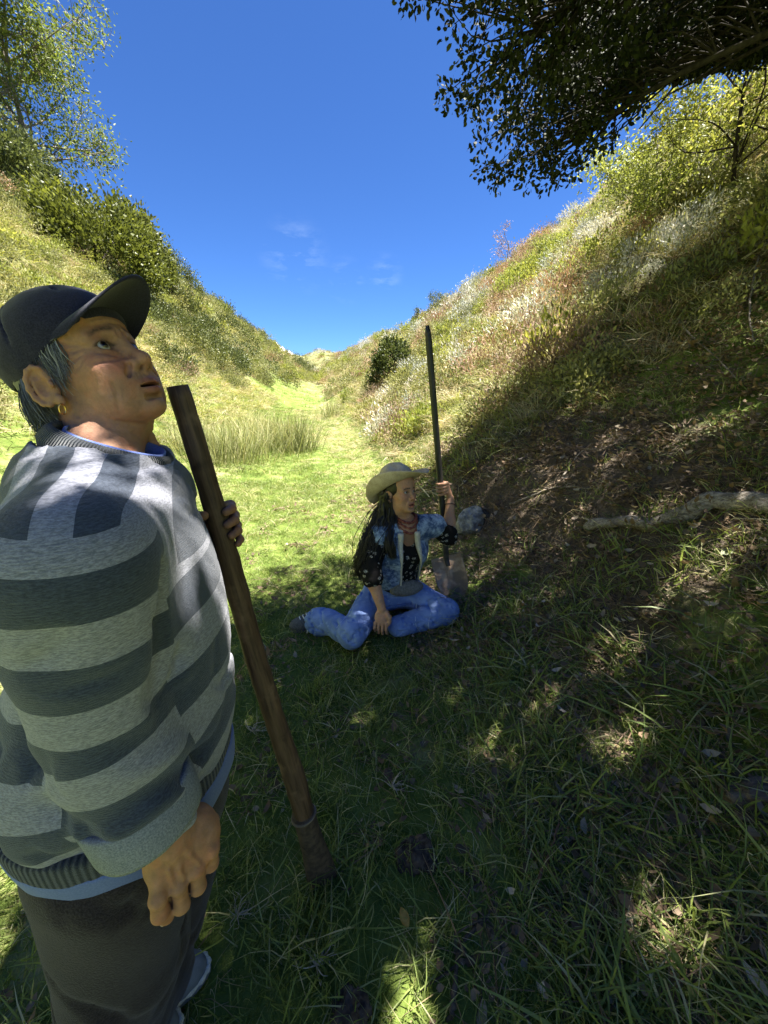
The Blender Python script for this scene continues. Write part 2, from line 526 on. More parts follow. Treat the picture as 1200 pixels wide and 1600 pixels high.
def blade_verts(P, D, L, W, bend, rng, segs=3):
    """grass blades: strips that bow over"""
    n = len(P); D = norm(D)
    az = rng.rand(n) * 2 * PI
    H = np.stack([np.cos(az), np.sin(az), np.zeros(n)], -1)
    S = norm(np.cross(D, H) + 1e-6)
    L = np.broadcast_to(L, (n,))[:, None]; W = np.broadcast_to(W, (n,))[:, None]; bend = np.broadcast_to(bend, (n,))[:, None]
    rows = []
    for k in range(segs + 1):
        u = k / segs
        c = P + D * L * (u - 0.25 * bend * u * u) + (H * bend * 0.75 - np.array((0, 0, 1.0)) * 0.35 * bend) * L * u ** 2.2
        if k < segs:
            w = W * (1 - 0.75 * u ** 1.6)
            rows += [c - S * w, c + S * w]
        else:
            rows += [c]
    V = np.stack(rows, 1); m = V.shape[1]
    b = np.arange(n)[:, None] * m; T = []
    for k in range(segs - 1):
        T += [b + np.array([[2 * k, 2 * k + 1, 2 * k + 3]]), b + np.array([[2 * k, 2 * k + 3, 2 * k + 2]])]
    T.append(b + np.array([[2 * segs - 2, 2 * segs - 1, 2 * segs]]))
    return V.reshape(-1, 3), np.concatenate(T), m

def grass_clump(name, seed, n, rad, L0, L1, W, bend0, bend1, mat, lean=0.35):
    rng = np.random.RandomState(seed)
    P = rng.normal(size=(n, 3)) * rad * 0.6; P[:, 2] = -0.004
    D = norm(np.concatenate([rng.normal(size=(n, 2)) * lean + P[:, :2] / rad * 0.25, np.ones((n, 1))], 1))
    V, T, m = blade_verts(P, D, rng.uniform(L0, L1, n), W * rng.uniform(0.7, 1.3, n), rng.uniform(bend0, bend1, n), rng)
    return mk_mesh(name, V, T, mat, True, {'rnd': np.repeat(rng.rand(n), m)})

def bush_mesh(name, seed, r, h, n, L, W, mat, up=0.5, clumps=26, spread=0.30, core=0.35, stem=None):
    """leafy mound: leaves in uneven clumps over a dome, gaps between them"""
    rng = np.random.RandomState(seed)
    cd = norm(rng.normal(size=(clumps, 3))); cd[:, 2] = np.abs(cd[:, 2]) * 1.0 + 0.02; cd = norm(cd)
    rr = rng.uniform(core, 1.0, clumps) ** 0.6
    cc = cd * rr[:, None] * np.array((r, r, h))
    w = rng.randint(0, clumps, n)
    P = cc[w] + rng.normal(size=(n, 3)) * spread * np.array((r, r, h)) * 0.55
    P[:, 2] = np.abs(P[:, 2])
    D = norm(P / np.array((r, r, h))) * 0.8 + rng.normal(size=(n, 3)) * 0.6 + np.array((0, 0, up))
    V, T, m = leaf_verts(P, D, L * rng.uniform(0.6, 1.4, n), W * rng.uniform(0.6, 1.3, n), rng)
    cr = rng.rand(clumps)
    rn = np.clip(cr[w] * 0.65 + rng.rand(n) * 0.35, 0, 1)
    mb = MB(); mb.add(V, T, None, rnd=np.repeat(rn, m))
    if stem:
        for c in cc[:stem]:
            v, t_, q = tube(spline([(c[0] * .1, c[1] * .1, -0.05), c * np.array((.45, .45, .55)), c], 5), np.linspace(0.012, 0.003, 5) * r * 1.6, 4, False)
            mb.add(v, None, q, rnd=0.02)
    return mb.mesh(name, mat)

M_grass = leaf_mat('grass_blades', (0.086, 0.140, 0.024), (0.165, 0.222, 0.048), (0.36, 0.33, 0.16), 0.5, 0.35)
M_grass_long = leaf_mat('long_grass_blades', (0.125, 0.180, 0.044), (0.225, 0.275, 0.085), (0.48, 0.44, 0.28), 0.45, 0.38)
M_straw = leaf_mat('dry_grass', (0.26, 0.20, 0.105), (0.48, 0.42, 0.26), (0.62, 0.57, 0.40), 0.7, 0.25)
M_litter = leaf_mat('fallen_leaves', (0.11, 0.075, 0.05), (0.25, 0.185, 0.125), (0.46, 0.39, 0.31), 0.75, 0.1)
M_olive = leaf_mat('olive_scrub', (0.110, 0.118, 0.040), (0.260, 0.262, 0.112), (0.42, 0.40, 0.22), 0.6, 0.30)
M_ygreen = leaf_mat('yellow_green_scrub', (0.140, 0.165, 0.034), (0.280, 0.305, 0.075), (0.42, 0.41, 0.13), 0.5, 0.36)
M_dgreen = leaf_mat('dark_green_scrub', (0.040, 0.055, 0.018), (0.110, 0.130, 0.045), (0.22, 0.23, 0.085), 0.45, 0.25)
M_silver = leaf_mat('silver_scrub', (0.34, 0.34, 0.31), (0.55, 0.55, 0.52), (0.72, 0.72, 0.70), 0.7, 0.2, tmul=1.0)
M_red = leaf_mat('reddish_scrub', (0.22, 0.130, 0.090), (0.40, 0.275, 0.20), (0.54, 0.44, 0.34), 0.7, 0.2, tmul=1.1)

def sample_area(n, x0, x1, y0, y1, rng):
    return rng.uniform(x0, x1, n), rng.uniform(y0, y1, n)

def in_view(x, y, z, mx=0.25, my=0.35):
    """keep what the photograph, or one taken a step aside, could see"""
    cp, sp = math.cos(PITCH), math.sin(PITCH)
    d = y * cp - (z - CAM_H) * sp
    u = y * sp + (z - CAM_H) * cp
    return (d > 0.05) & (np.abs(x) / np.maximum(d, 0.05) < 600 / FPX + mx + 0.6 / np.maximum(d, 0.3)) & (u / np.maximum(d, 0.05) > -(800 / FPX + my) - 0.2)

def fDR(x, y): return x + 0.20 * y - 1.05
def fDL(x, y): return -(x + 0.10 * y) - 2.7

def lawn():
    rng = np.random.RandomState(11)
    lawn_v = [grass_clump('lawn_tuft', 100 + k, 26, 0.045, 0.022, 0.060, 0.0013, 0.2, 1.1, M_grass, 0.5) for k in range(6)]
    tall_v = [grass_clump('tall_tuft', 120 + k, 16, 0.04, 0.06, 0.15, 0.0018, 0.3, 1.2, M_grass_long, 0.45) for k in range(5)]
    straw_v = [grass_clump('straw_tuft', 140 + k, 14, 0.05, 0.04, 0.13, 0.0011, 0.5, 1.9, M_straw, 0.9) for k in range(4)]
    V = lawn_v + tall_v + straw_v
    Ps, Rs, Ss, Is = [], [], [], []
    def put(x, y, s, i, sink=0.0):
        z = height(x, y) - sink
        k = in_view(x, y, z)
        x, y, z, s, i = x[k], y[k], z[k], s[k], i[k]; n = len(x)
        Ps.append(np.stack([x, y, z], -1)); Ss.append(s); Is.append(i)
        Rs.append(np.stack([rng.normal(0, 0.15, n), rng.normal(0, 0.15, n), rng.rand(n) * 2 * PI], -1))
    # near lawn
    x, y = sample_area(15000, -3.4, 2.2, 0.1, 5.2, rng)
    d = fDR(x, y); keep = rng.rand(len(x)) < (0.15 + 0.85 * sstep(0.35, -0.35, d + 0.5 * fbm2(x * 2, y * 2, 3)))
    x, y = x[keep], y[keep]; n = len(x)
    i = rng.randint(0, 6, n)
    patch = fbm2(x * 1.3 + 8, y * 1.3, 3)
    i = np.where(rng.rand(n) < np.clip(0.06 + 0.8 * np.clip(patch, 0, 1) + 0.16 * sstep(1.9, 0.9, y) + 0.25 * sstep(-0.3, 0.5, x), 0, 0.55), rng.randint(6, 11, n), i)
    i = np.where(rng.rand(n) < 0.07 + 0.25 * sstep(-0.9, 0.2, fDR(x, y)), rng.randint(11, 15, n), i)
    put(x, y, rng.uniform(0.7, 1.25, n), i)
    # rough grass of the shaded bank
    x, y = sample_area(7500, -0.2, 5.0, 0.1, 5.6, rng)
    d = fDR(x, y); keep = (d > -0.5) & (rng.rand(len(x)) < 0.35 + 0.65 * sstep(-0.2, 0.25, fbm2(x * 1.6 + 20, y * 1.6, 3)))
    er = np.exp(-((y - 3.0) / 0.9) ** 2) * sstep(0.15, 0.5, d) * sstep(1.7, 1.0, d)
    keep &= rng.rand(len(x)) > er * 0.96
    x, y = x[keep], y[keep]; n = len(x)
    i = np.where(rng.rand(n) < 0.42, rng.randint(11, 15, n), rng.randint(6, 11, n))
    put(x, y, rng.uniform(0.7, 1.6, n), i)
    # long arching tufts bottom right
    x, y = sample_area(170, 0.45, 1.5, 0.3, 2.0, rng); n = len(x)
    put(x, y, rng.uniform(1.3, 2.2, n), rng.randint(6, 11, n))
    # middle meadow, sunlit
    x, y = sample_area(15000, -9, 4, 5.0, 15, rng)
    keep = (fDR(x, y) < 1.4) & (fDL(x, y) < 3.2); x, y = x[keep], y[keep]; n = len(x)
    i = rng.randint(0, 6, n)
    q = fbm2(x * 0.7, y * 0.7, 3) + 0.55 * sstep(-1.6, 0.2, fDR(x, y)) + 0.4 * sstep(-0.5, 1.5, fDL(x, y))
    i = np.where(rng.rand(n) < np.clip(0.10 + 0.8 * q, 0.05, 0.75), rng.randint(11, 15, n), i)
    put(x, y, rng.uniform(1.2, 2.2, n), i)
    x, y = sample_area(9000, -26, 4, 15, 105, rng)
    keep = (fDR(x, y) < 2.5) & (fDL(x, y) < 4); x, y = x[keep], y[keep]; n = len(x)
    put(x, y, rng.uniform(2.5, 5.0, n), np.where(rng.rand(n) < 0.3, rng.randint(11, 15, n), rng.randint(0, 6, n)))
    o = scatter('meadow_grass', np.concatenate(Ps), np.concatenate(Rs), np.concatenate(Ss), np.concatenate(Is), V)
    tag(o, 'short green meadow grass with dry tufts covering the valley floor', 'grass')
lawn()

def litter():
    rng = np.random.RandomState(12)
    vs = []
    for k in range(5):
        n = 9
        P = rng.normal(size=(n, 3)) * 0.05; P[:, 2] = np.abs(rng.normal(size=n)) * 0.008
        D = norm(np.concatenate([rng.normal(size=(n, 2)), rng.normal(size=(n, 1)) * 0.25], 1))
        V, T, m = leaf_verts(P, D, rng.uniform(0.02, 0.048, n), rng.uniform(0.006, 0.011, n), rng, 0.5, True, np.array((0, 0, 1.0)))
        mb = MB(); mb.add(V, T, None, rnd=np.repeat(rng.rand(n) ** 1.6, m))
        for _ in range(3):
            a = rng.rand() * 2 * PI; l = rng.uniform(0.03, 0.1); c = rng.normal(size=3) * 0.04; c[2] = 0.008
            d = np.array((math.cos(a), math.sin(a), rng.normal() * 0.1)) * l
            v, t_, q = tube([c - d, c + rng.normal(size=3) * 0.006, c + d], [0.0012, 0.0016, 0.001], 4, False); mb.add(v, None, q, rnd=rng.rand() * 0.8)
        vs.append(mb.mesh('leaf_litter_patch', M_litter))
    x, y = sample_area(9000, -1.2, 4.5, 0.1, 5.0, rng)
    d = fDR(x, y); keep = rng.rand(len(x)) < np.clip(0.05 + 0.9 * sstep(-0.75, 0.15, d + 0.6 * fbm2(x * 1.8 + 4, y * 1.8, 3)), 0, 1)
    x, y = x[keep], y[keep]; z = height(x, y) + 0.004
    k = in_view(x, y, z); x, y, z = x[k], y[k], z[k]; n = len(x)
    o = scatter('leaf_litter', np.stack([x, y, z], -1), np.stack([rng.normal(0, .2, n), rng.normal(0, .2, n) - 0.5 * sstep(0, .6, fDR(x, y)), rng.rand(n) * 2 * PI], -1),
                rng.uniform(0.7, 1.4, n), rng.randint(0, 5, n), vs)
    tag(o, 'brown fallen leaves and twigs littering the shaded bank', 'leaf litter')
litter()

SCRUB = {
    'olive': [bush_mesh('olive_mound', 200 + k, 0.5, 0.42, 620, 0.06, 0.016, M_olive, 0.5, 30) for k in range(4)],
    'ygreen': [bush_mesh('yellow_green_mound', 210 + k, 0.45, 0.45, 520, 0.075, 0.018, M_ygreen, 0.7, 24) for k in range(3)],
    'dgreen': [bush_mesh('dark_green_mound', 220 + k, 0.5, 0.5, 650, 0.06, 0.018, M_dgreen, 0.4, 24) for k in range(3)],
    'silver': [bush_mesh('silver_mound', 230 + k, 0.45, 0.5, 520, 0.075, 0.012, M_silver, 0.7, 22, stem=8) for k in range(2)],
    'red': [bush_mesh('reddish_mound', 240 + k, 0.45, 0.48, 520, 0.055, 0.010, M_red, 0.8, 30, stem=10) for k in range(2)],
    'straw': [grass_clump('straw_tussock', 250 + k, 110, 0.22, 0.25, 0.62, 0.0045, 0.3, 1.5, M_straw, 0.5) for k in range(3)],
    'tuss': [grass_clump('green_tussock', 260 + k, 110, 0.22, 0.25, 0.60, 0.0050, 0.3, 1.5, M_olive, 0.5) for k in range(3)],
}
def hillside():
    rng = np.random.RandomState(21)
    order = ['olive', 'ygreen', 'dgreen', 'silver', 'red', 'straw', 'tuss']
    V = []; start = {}
    for k in order: start[k] = len(V); V += SCRUB[k]
    Ps, Rs, Ss, Is = [], [], [], []
    def zone(n, x0, x1, y0, y1, smin, smax, side):
        x, y = sample_area(n, x0, x1, y0, y1, rng)
        dr, dl = fDR(x, y), fDL(x, y)
        edge = 0.9 * fbm2(x * 0.5, y * 0.5, 3)
        right_ok = (dr + edge > np.interp(y, [3.5, 5, 8, 16, 30], [1.9, 0.9, 0.7, 0.6, 0.0])) & (y > 3.4)
        left_ok = (dl + edge > np.interp(y, [4, 10, 20, 35], [1.2, 1.3, 0.9, -0.3]))
        keep = right_ok | left_ok
        x, y = x[keep], y[keep]; z = height(x, y)
        k = in_view(x, y, z, 0.15); x, y, z = x[k], y[k], z[k]; n = len(x)
        isr = fDR(x, y) > 0
        a = fbm2(x * 0.55 + 31, y * 0.55, 3) + rng.normal(0, 0.13, n)
        b = fbm2(x * 0.9 + 77, y * 0.9, 3) + rng.normal(0, 0.13, n)
        kind = np.full(n, 0)
        u = rng.rand(n)
        kind = np.where(u < 0.34, 5, kind); kind = np.where((u > 0.34) & (u < 0.48), 6, kind)
        kind = np.where(a > 0.30, 1, kind)
        kind = np.where((a < -0.33), 2, kind)
        kind = np.where(isr & (kind == 2), 5, kind)
        kind = np.where(isr & (kind == 0) & (rng.rand(n) < 0.35), 5, kind)
        kind = np.where((b > 0.40) & isr, 3, kind)
        kind = np.where((b < -0.36) & isr, 4, kind)
        kind = np.where((b < -0.45) & ~isr, 4, kind)
        cnt = np.array([len(SCRUB[k]) for k in order]); st = np.array([start[k] for k in order])
        idx = st[kind] + (rng.rand(n) * cnt[kind]).astype(int)
        s = (smin + (smax - smin) * rng.rand(n) ** 1.5) * np.where(kind >= 5, 0.8, 1.0) * np.where(kind == 2, 1.25, 1)
        Ps.append(np.stack([x, y, z - 0.04], -1)); Ss.append(np.stack([s, s, s * rng.uniform(0.8, 1.25, n)], -1)); Is.append(idx)
        Rs.append(np.stack([rng.normal(0, .12, n), rng.normal(0, .12, n), rng.rand(n) * 2 * PI], -1))
    zone(7600, -16, 13, 3.4, 18, 0.32, 1.0, 0)
    zone(7000, -26, 20, 16, 42, 0.5, 1.35, 0)
    zone(4200, -50, 30, 40, 135, 0.6, 1.3, 0)
    o = scatter('hillside_scrub', np.concatenate(Ps), np.concatenate(Rs), np.concatenate(Ss), np.concatenate(Is), V)
    tag(o, 'low olive and straw coloured scrub covering the valley slopes', 'scrub')
    # small plants and dry grass between
    rng2 = np.random.RandomState(22)
    small = [grass_clump('slope_grass', 300 + k, 40, 0.12, 0.08, 0.26, 0.003, 0.4, 1.6, (M_straw, M_olive, M_ygreen)[k % 3], 0.6) for k in range(6)]
    x, y = sample_area(14000, -14, 10, 3.6, 16, rng2)
    keep = (fDR(x, y) > 0.3) | (fDL(x, y) > -0.2); x, y = x[keep], y[keep]; z = height(x, y)
    k = in_view(x, y, z, 0.15); x, y, z = x[k], y[k], z[k]; n = len(x)
    o = scatter('slope_grass', np.stack([x, y, z], -1), np.stack([rng2.normal(0, .2, n), rng2.normal(0, .2, n), rng2.rand(n) * 6.28], -1),
                rng2.uniform(0.7, 1.5, n), rng2.randint(0, 6, n), small)
    tag(o, 'dry and green grass tufts growing between the shrubs', 'grass')
hillside()

# ------------------------------------------------------------------ trees and single shrubs
M_bark = simple_mat('dark_bark', (0.016, 0.013, 0.010), (0.050, 0.042, 0.033), 30, 0.9, 0.6, 0.01, 0.1, stretch=(1, 1, 0.25))
M_twig = simple_mat('grey_twig_bark', (0.10, 0.085, 0.065), (0.26, 0.23, 0.19), 40, 0.85, 0.4, 0.004, 0.15)
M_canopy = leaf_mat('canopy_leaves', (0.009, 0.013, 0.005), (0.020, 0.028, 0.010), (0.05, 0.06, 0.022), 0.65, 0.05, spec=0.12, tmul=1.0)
M_airy = leaf_mat('airy_tree_leaves', (0.085, 0.115, 0.025), (0.190, 0.225, 0.045), (0.32, 0.32, 0.09), 0.5, 0.40)

def pt_in_poly(x, y, poly):
    ins = np.zeros(len(x), bool); j = len(poly) - 1
    for i in range(len(poly)):
        xi, yi = poly[i]; xj, yj = poly[j]
        c = ((yi > y) != (yj > y)) & (x < (xj - xi) * (y - yi) / (yj - yi + 1e-12) + xi)
        ins ^= c; j = i
    return ins

SHAFTS = [(-0.27, 0.585, 1.00, 0.115), (-0.33, 0.47, 1.22, 0.115), (-0.26, 0.66, 0.92, 0.10), (0.09, 2.06, 0.93, 0.09), (-0.10, 1.90, 0.16, 0.09), (0.26, 2.02, 0.16, 0.08)]
for (px_, py_, rr) in ((812, 1105, 0.10), (985, 1450, 0.11), (1040, 1400, 0.09), (700, 1085, 0.08), (925, 1040, 0.09), (850, 770, 0.10), (1085, 690, 0.12), (1010, 930, 0.09),
                       (640, 1560, 0.09), (980, 1190, 0.09), (760, 1180, 0.07), (1150, 1000, 0.09), (560, 1130, 0.07), (870, 880, 0.09), (1100, 1560, 0.09)):
    g_ = ground_at(px_, py_); SHAFTS.append((g_[0], g_[1], g_[2], rr))

def canopy_tree():
    rng = np.random.RandomState(31)
    base = np.array((3.75, 2.6, Z(3.75, 2.6) - 0.15))
    root = empty('overhanging_tree', base, 'dark leafy tree on the right bank whose crown overhangs and shades the foreground', 'tree')
    tr = MB()
    limbs = []
    top = np.array((3.2, 2.3, 3.7))
    trunk = spline([base, base + (-0.08, 0.0, 0.55), (3.45, 2.4, 3.0), top], 12)
    v, t_, q = tube(trunk, np.linspace(0.17, 0.11, 12), 12); tr.add(v, t_, q)
    ends = [(0.55, 2.9, 3.05), (1.05, 3.2, 2.75), (0.25, 2.2, 3.65), (0.25, 0.7, 3.75), (1.5, 4.2, 3.35), (2.5, 4.8, 3.75),
            (1.9, 3.3, 3.2), (1.7, 0.4, 4.0), (3.6, 4.3, 4.4), (4.4, 1.2, 4.3)]
    for e in ends:
        e = np.array(e); s = trunk[rng.randint(6, 12)]
        m1 = s + (e - s) * 0.33 + np.array((0, 0, 0.28)) + rng.normal(size=3) * 0.08
        m2 = s + (e - s) * 0.68 + np.array((0, 0, 0.24)) + rng.normal(size=3) * 0.08
        L = spline([s, m1, m2, e], 16)
        v, t_, q = tube(L, np.linspace(0.034, 0.006, 16), 7); tr.add(v, t_, q)
        limbs.append(L)
    LP = np.concatenate(limbs)
    # clump centres through the crown (plan outline, drooping at the front edge)
    poly = [(0.24, -0.3), (0.21, 0.4), (0.17, 1.2), (0.12, 2.0), (0.19, 2.7), (0.36, 3.04), (0.62, 3.05), (1.0, 3.3), (1.3, 3.7), (1.5, 4.35),
            (2.2, 4.65), (3.0, 4.8), (4.3, 4.5), (4.4, 2.5), (3.2, 1.2), (2.7, -0.2)]
    n = 8400
    x = rng.uniform(-0.2, 5, n); y = rng.uniform(-1.6, 5, n)
    xe = rng.uniform(-0.1, 2.2, 2600); ye = rng.uniform(0.2, 2.3, 2600); x = np.concatenate([x, xe]); y = np.concatenate([y, ye])
    xe = rng.uniform(1.3, 5, 4200); ye = rng.uniform(3.7, 5.2, 4200); x = np.concatenate([x, xe]); y = np.concatenate([y, ye]); n = len(x)
    k = pt_in_poly(x + 0.12 * rng.normal(size=n), y + 0.12 * rng.normal(size=n), poly); x, y = x[k], y[k]
    zc = 3.55 + 0.10 * x - 0.95 * np.exp(-(((x - 1.12) / 0.60) ** 2 + ((y - 3.12) / 0.55) ** 2)) - 0.35 * np.exp(-(((x - 0.5) / 0.4) ** 2 + ((y - 2.9) / 0.5) ** 2)) + 0.40 * np.clip(y - 3.7, 0, 2)
    z = zc + rng.uniform(-0.14, 0.55, len(x))
    C = np.stack([x, y, z], -1)
    # gaps where sun comes through: noise and a few open shafts, followed along the sun's direction
    sx, sy = sun_dir.x / sun_dir.z, sun_dir.y / sun_dir.z
    u, v = C[:, 0] - sx * C[:, 2], C[:, 1] - sy * C[:, 2]
    keep = fbm2(u * 3.1 + 50, v * 3.1 + 9, 2) > -0.43
    for (px_, py_, pz_, rr) in SHAFTS:
        keep &= (u - (px_ - sx * pz_)) ** 2 + (v - (py_ - sy * pz_)) ** 2 > (rr + 0.055) ** 2
    C = C[keep]; x, y = C[:, 0], C[:, 1]
    # twigs from each clump back to the nearest limb
    cr = []
    tw = MB()
    for c in C:
        if c[1] < 0.8 and rng.rand() < 0.75: continue
        d = np.linalg.norm(LP - c, axis=1); j = np.argmin(d + rng.rand(len(d)) * 0.25)
        if d[j] > 0.9 and rng.rand() < 0.8: continue
        s = LP[max(0, j - 2)]
        v, t_, q = tube(spline([s, (s + c) / 2 + rng.normal(size=3) * 0.05 + np.array((0, 0, 0.04)), c], 6), np.linspace(0.0065, 0.0018, 6), 4, False)
        tw.add(v, None, q)
    mb = MB()
    for vis in (True, False):
        cs = C[(C[:, 1] > 1.1) == vis]
        per = 44 if vis else 34
        lp = np.repeat(cs, per, 0); m = len(lp)
        dd = norm(rng.normal(size=(m, 3))); lp = lp + dd * (rng.rand(m, 1) ** 0.6) * (0.080 if vis else 0.13)
        D = dd + rng.normal(size=(m, 3)) * 0.45 + np.array((-0.15, 0.05, -0.1))
        L = rng.uniform(0.022, 0.042, m) * (1 if vis else 1.9)
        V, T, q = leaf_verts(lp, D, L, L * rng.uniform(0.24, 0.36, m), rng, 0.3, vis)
        mb.add(V, T, None, rnd=np.repeat(rng.rand(m), q))
    b = Vector(base)
    o1 = obj('trunk', tr.mesh('trunk', M_bark, True), root); o1.location = -b
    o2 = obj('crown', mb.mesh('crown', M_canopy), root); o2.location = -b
    o3 = obj('twigs', tw.mesh('twigs', M_bark, True), root); o3.location = -b
canopy_tree()

def branching(rng, base, h, spread, nlimb, r0, lean=(0, 0), sub=4, up=0.6):
    """trunk, limbs and side twigs; returns tubes and twig points"""
    mb = MB(); pts = []
    base = np.array(base, float)
    tp = base + np.array((lean[0], lean[1], h * 0.62))
    tk = spline([base, base + (tp - base) * 0.4 + rng.normal(size=3) * 0.03 * h, tp], 9)
    v, t_, q = tube(tk, np.linspace(r0, r0 * 0.5, 9), 8); mb.add(v, t_, q)
    for k in range(nlimb):
        s = tk[rng.randint(2, 9)]
        a = 2 * PI * (k + rng.rand() * 0.7) / nlimb
        e = s + np.array((math.cos(a) * spread * rng.uniform(0.55, 1.05), math.sin(a) * spread * rng.uniform(0.55, 1.05), h * rng.uniform(0.05, 0.42) * up / 0.6))
        L = spline([s, s + (e - s) * 0.5 + rng.normal(size=3) * 0.06 * h, e], 9)
        v, t_, q = tube(L, np.linspace(r0 * 0.42, r0 * 0.08, 9), 6); mb.add(v, t_, q)
        for i in range(3, 9):
            for _ in range(sub):
                d = norm(rng.normal(size=3) + np.array((0, 0, 0.35)) + norm(e - s) * 0.7) * h * rng.uniform(0.06, 0.16)
                p = L[i] + d
                v, t_, q = tube([L[i], (L[i] + p) / 2 + rng.normal(size=3) * 0.01 * h, p], [r0 * 0.1, r0 * 0.07, r0 * 0.04], 4, False); mb.add(v, None, q)
                pts += [L[i] + d * 0.55, p]
    return mb, np.array(pts)

def tree(name, label, cat, base, h, spread, nlimb, r0, leaf_m, bark_m, L, W, per, blob, seed, lean=(0, 0), sub=4, group=None, up=0.6):
    rng = np.random.RandomState(seed)
    root = empty(name, base, label, cat, group)
    mb, pts = branching(rng, (0, 0, -0.1), h, spread, nlimb, r0, lean, sub, up)
    obj('trunk', mb.mesh('trunk', bark_m, True), root)
    lp = np.repeat(pts, per, 0); m = len(lp)
    lp = lp + rng.normal(size=(m, 3)) * blob
    V, T, q = leaf_verts(lp, rng.normal(size=(m, 3)) + np.array((0, 0, 0.25)), L * rng.uniform(0.6, 1.4, m), W * rng.uniform(0.7, 1.3, m), rng)
    cm = MB(); cm.add(V, T, None, rnd=np.repeat(np.clip(np.repeat(rng.rand(len(pts)), per) * 0.5 + rng.rand(m) * 0.5, 0, 1), q))
    obj('crown', cm.mesh('crown', leaf_m), root)
    return root

def on_skyline(px, t):
    """ground point at depth t below the photograph column px"""
    a = (px - 600) / FPX
    lo = at(px, 900, t); x, y = lo[0], at(px, 400, t)[1]
    return x, y

def ground_depth(px, t, y_guess):
    p = at(px, y_guess, t); return np.array((p[0], p[1], Z(p[0], p[1])))

def skyline(px, back=0.0):
    last = None
    for py in range(620, 40, -6):
        g_ = ground_at(px, py)
        if g_ is None: break
        last = g_
    return last + np.array((0, back, 0)) if back else last

# airy light-green tree on the left crest, a second, darker one behind it
g = skyline(60)
tree('airy_tree', 'airy light green tree with pale branches on the left ridge against the sky', 'tree', g, 6.4, 3.0, 22, 0.10, M_airy, M_twig, 0.13, 0.030, 10, 0.20, 41, (-0.3, 0.2), 5)
g = skyline(-50)
tree('airy_tree', 'light green tree cut by the left edge of the picture, beside the airy ridge tree', 'tree', g, 6.2, 2.8, 18, 0.11, M_airy, M_twig, 0.13, 0.030, 10, 0.20, 42, (0.4, 0.0), 5)

def dome_shrub(name, label, cat, base, r, h, n, L, W, mat, seed, clumps=60, spread=0.2, core=0.75, group=None, squash=None, stems=6, rot=0):
    rng = np.random.RandomState(seed)
    root = empty(name, base, label, cat, group); root.rotation_euler.z = rot
    f = bush_mesh('foliage', seed, r, h, n, L, W, mat, 0.35, clumps, spread, core)
    obj('foliage', f, root)
    if stems:
        mb = MB()
        for k in range(stems):
            a = 2 * PI * k / stems + rng.rand()
            e = np.array((math.cos(a) * r * 0.6, math.sin(a) * r * 0.6, h * rng.uniform(0.45, 0.8)))
            v, t_, q = tube(spline([(0, 0, -0.1), e * np.array((.3, .3, .45)), e], 6), np.linspace(0.05, 0.01, 6) * r * 0.6, 5, False); mb.add(v, None, q)
        obj('stems', mb.mesh('stems', M_bark, True), root)
    return root

M_bigbush = leaf_mat('big_bush_leaves', (0.050, 0.060, 0.016), (0.150, 0.165, 0.032), (0.34, 0.35, 0.06), 0.45, 0.32)
g = ground_at(150, 425)
dome_shrub('large_bush', 'large rounded dark green bush on the left slope just below the ridge', 'bush', g - np.array((0, 0, 0.3)), 0.135 * g[1], 0.165 * g[1], 15000, 0.0085 * g[1], 0.0030 * g[1], M_bigbush, 51, 110, 0.20, 0.78)
g = ground_at(212, 428)
dome_shrub('large_bush', 'dark green bush adjoining the large rounded bush on its downhill right side', 'bush', g - np.array((0, 0, 0.3)), 0.07 * g[1], 0.14 * g[1], 6000, 0.0085 * g[1], 0.003 * g[1], M_bigbush, 52, 60, 0.20, 0.75)
g = ground_at(15, 275) if ground_at(15, 275) is not None else skyline(15)
dome_shrub('large_bush', 'dark shaded bush at the left edge beneath the airy tree', 'bush', g - np.array((0, 0, 0.2)), 1.2, 1.4, 7000, 0.10, 0.034, M_dgreen, 53, 50, 0.22, 0.7)
g = ground_at(612, 592)
dome_shrub('dome_bush', 'dense dark green dome shaped bush standing alone near the head of the valley', 'bush', g - np.array((0, 0, 0.15)),
           0.052 * g[1], 0.095 * g[1], 5200, 0.0065 * g[1], 0.0022 * g[1], M_dgreen, 54, 70, 0.2, 0.8)
for k, (px, py) in enumerate(((262, 398), (283, 412), (300, 428))):
    g = skyline(px)
    dome_shrub('ridge_shrub', ('upright dark shrub on the left ridge, nearest of three above the cap', 'upright dark shrub on the left ridge, middle one of three', 'upright dark shrub on the left ridge, farthest of three')[k], 'shrub',
               g - np.array((0, 0, 0.1)), 0.6, 1.5 - 0.2 * k, 1500, 0.09, 0.025, M_dgreen, 60 + k, 30, 0.3, 0.5, 'upright shrubs on the left ridge', stems=0)
g = ground_at(318, 560)
dome_shrub('round_shrub', 'blue-green round shrub standing out on the left slope right of the face', 'shrub', g - np.array((0, 0, 0.1)), 0.7, 0.9, 1800, 0.07, 0.022, M_dgreen, 66, 30, 0.3, 0.6, stems=0)
# twiggy shrubs along the right skyline
for k, (px, t, h, lab) in enumerate(((682, 23, 1.3, 'dark twiggy shrub on the right skyline behind the silver plants'), (792, 12.5, 1.5, 'bare grey twiggy shrub on the right skyline left of the canopy'), (655, 29, 0.9, 'small dark bush on the right skyline above the shovel handle'))):
    g = skyline(px)
    tree('twiggy_shrub', lab, 'shrub', g, h, h * 0.45, 9, 0.022, (M_dgreen, M_red, M_dgreen)[k], M_twig, 0.06, 0.014, (5, 2, 6)[k], 0.06, 70 + k, (0, 0), 3)

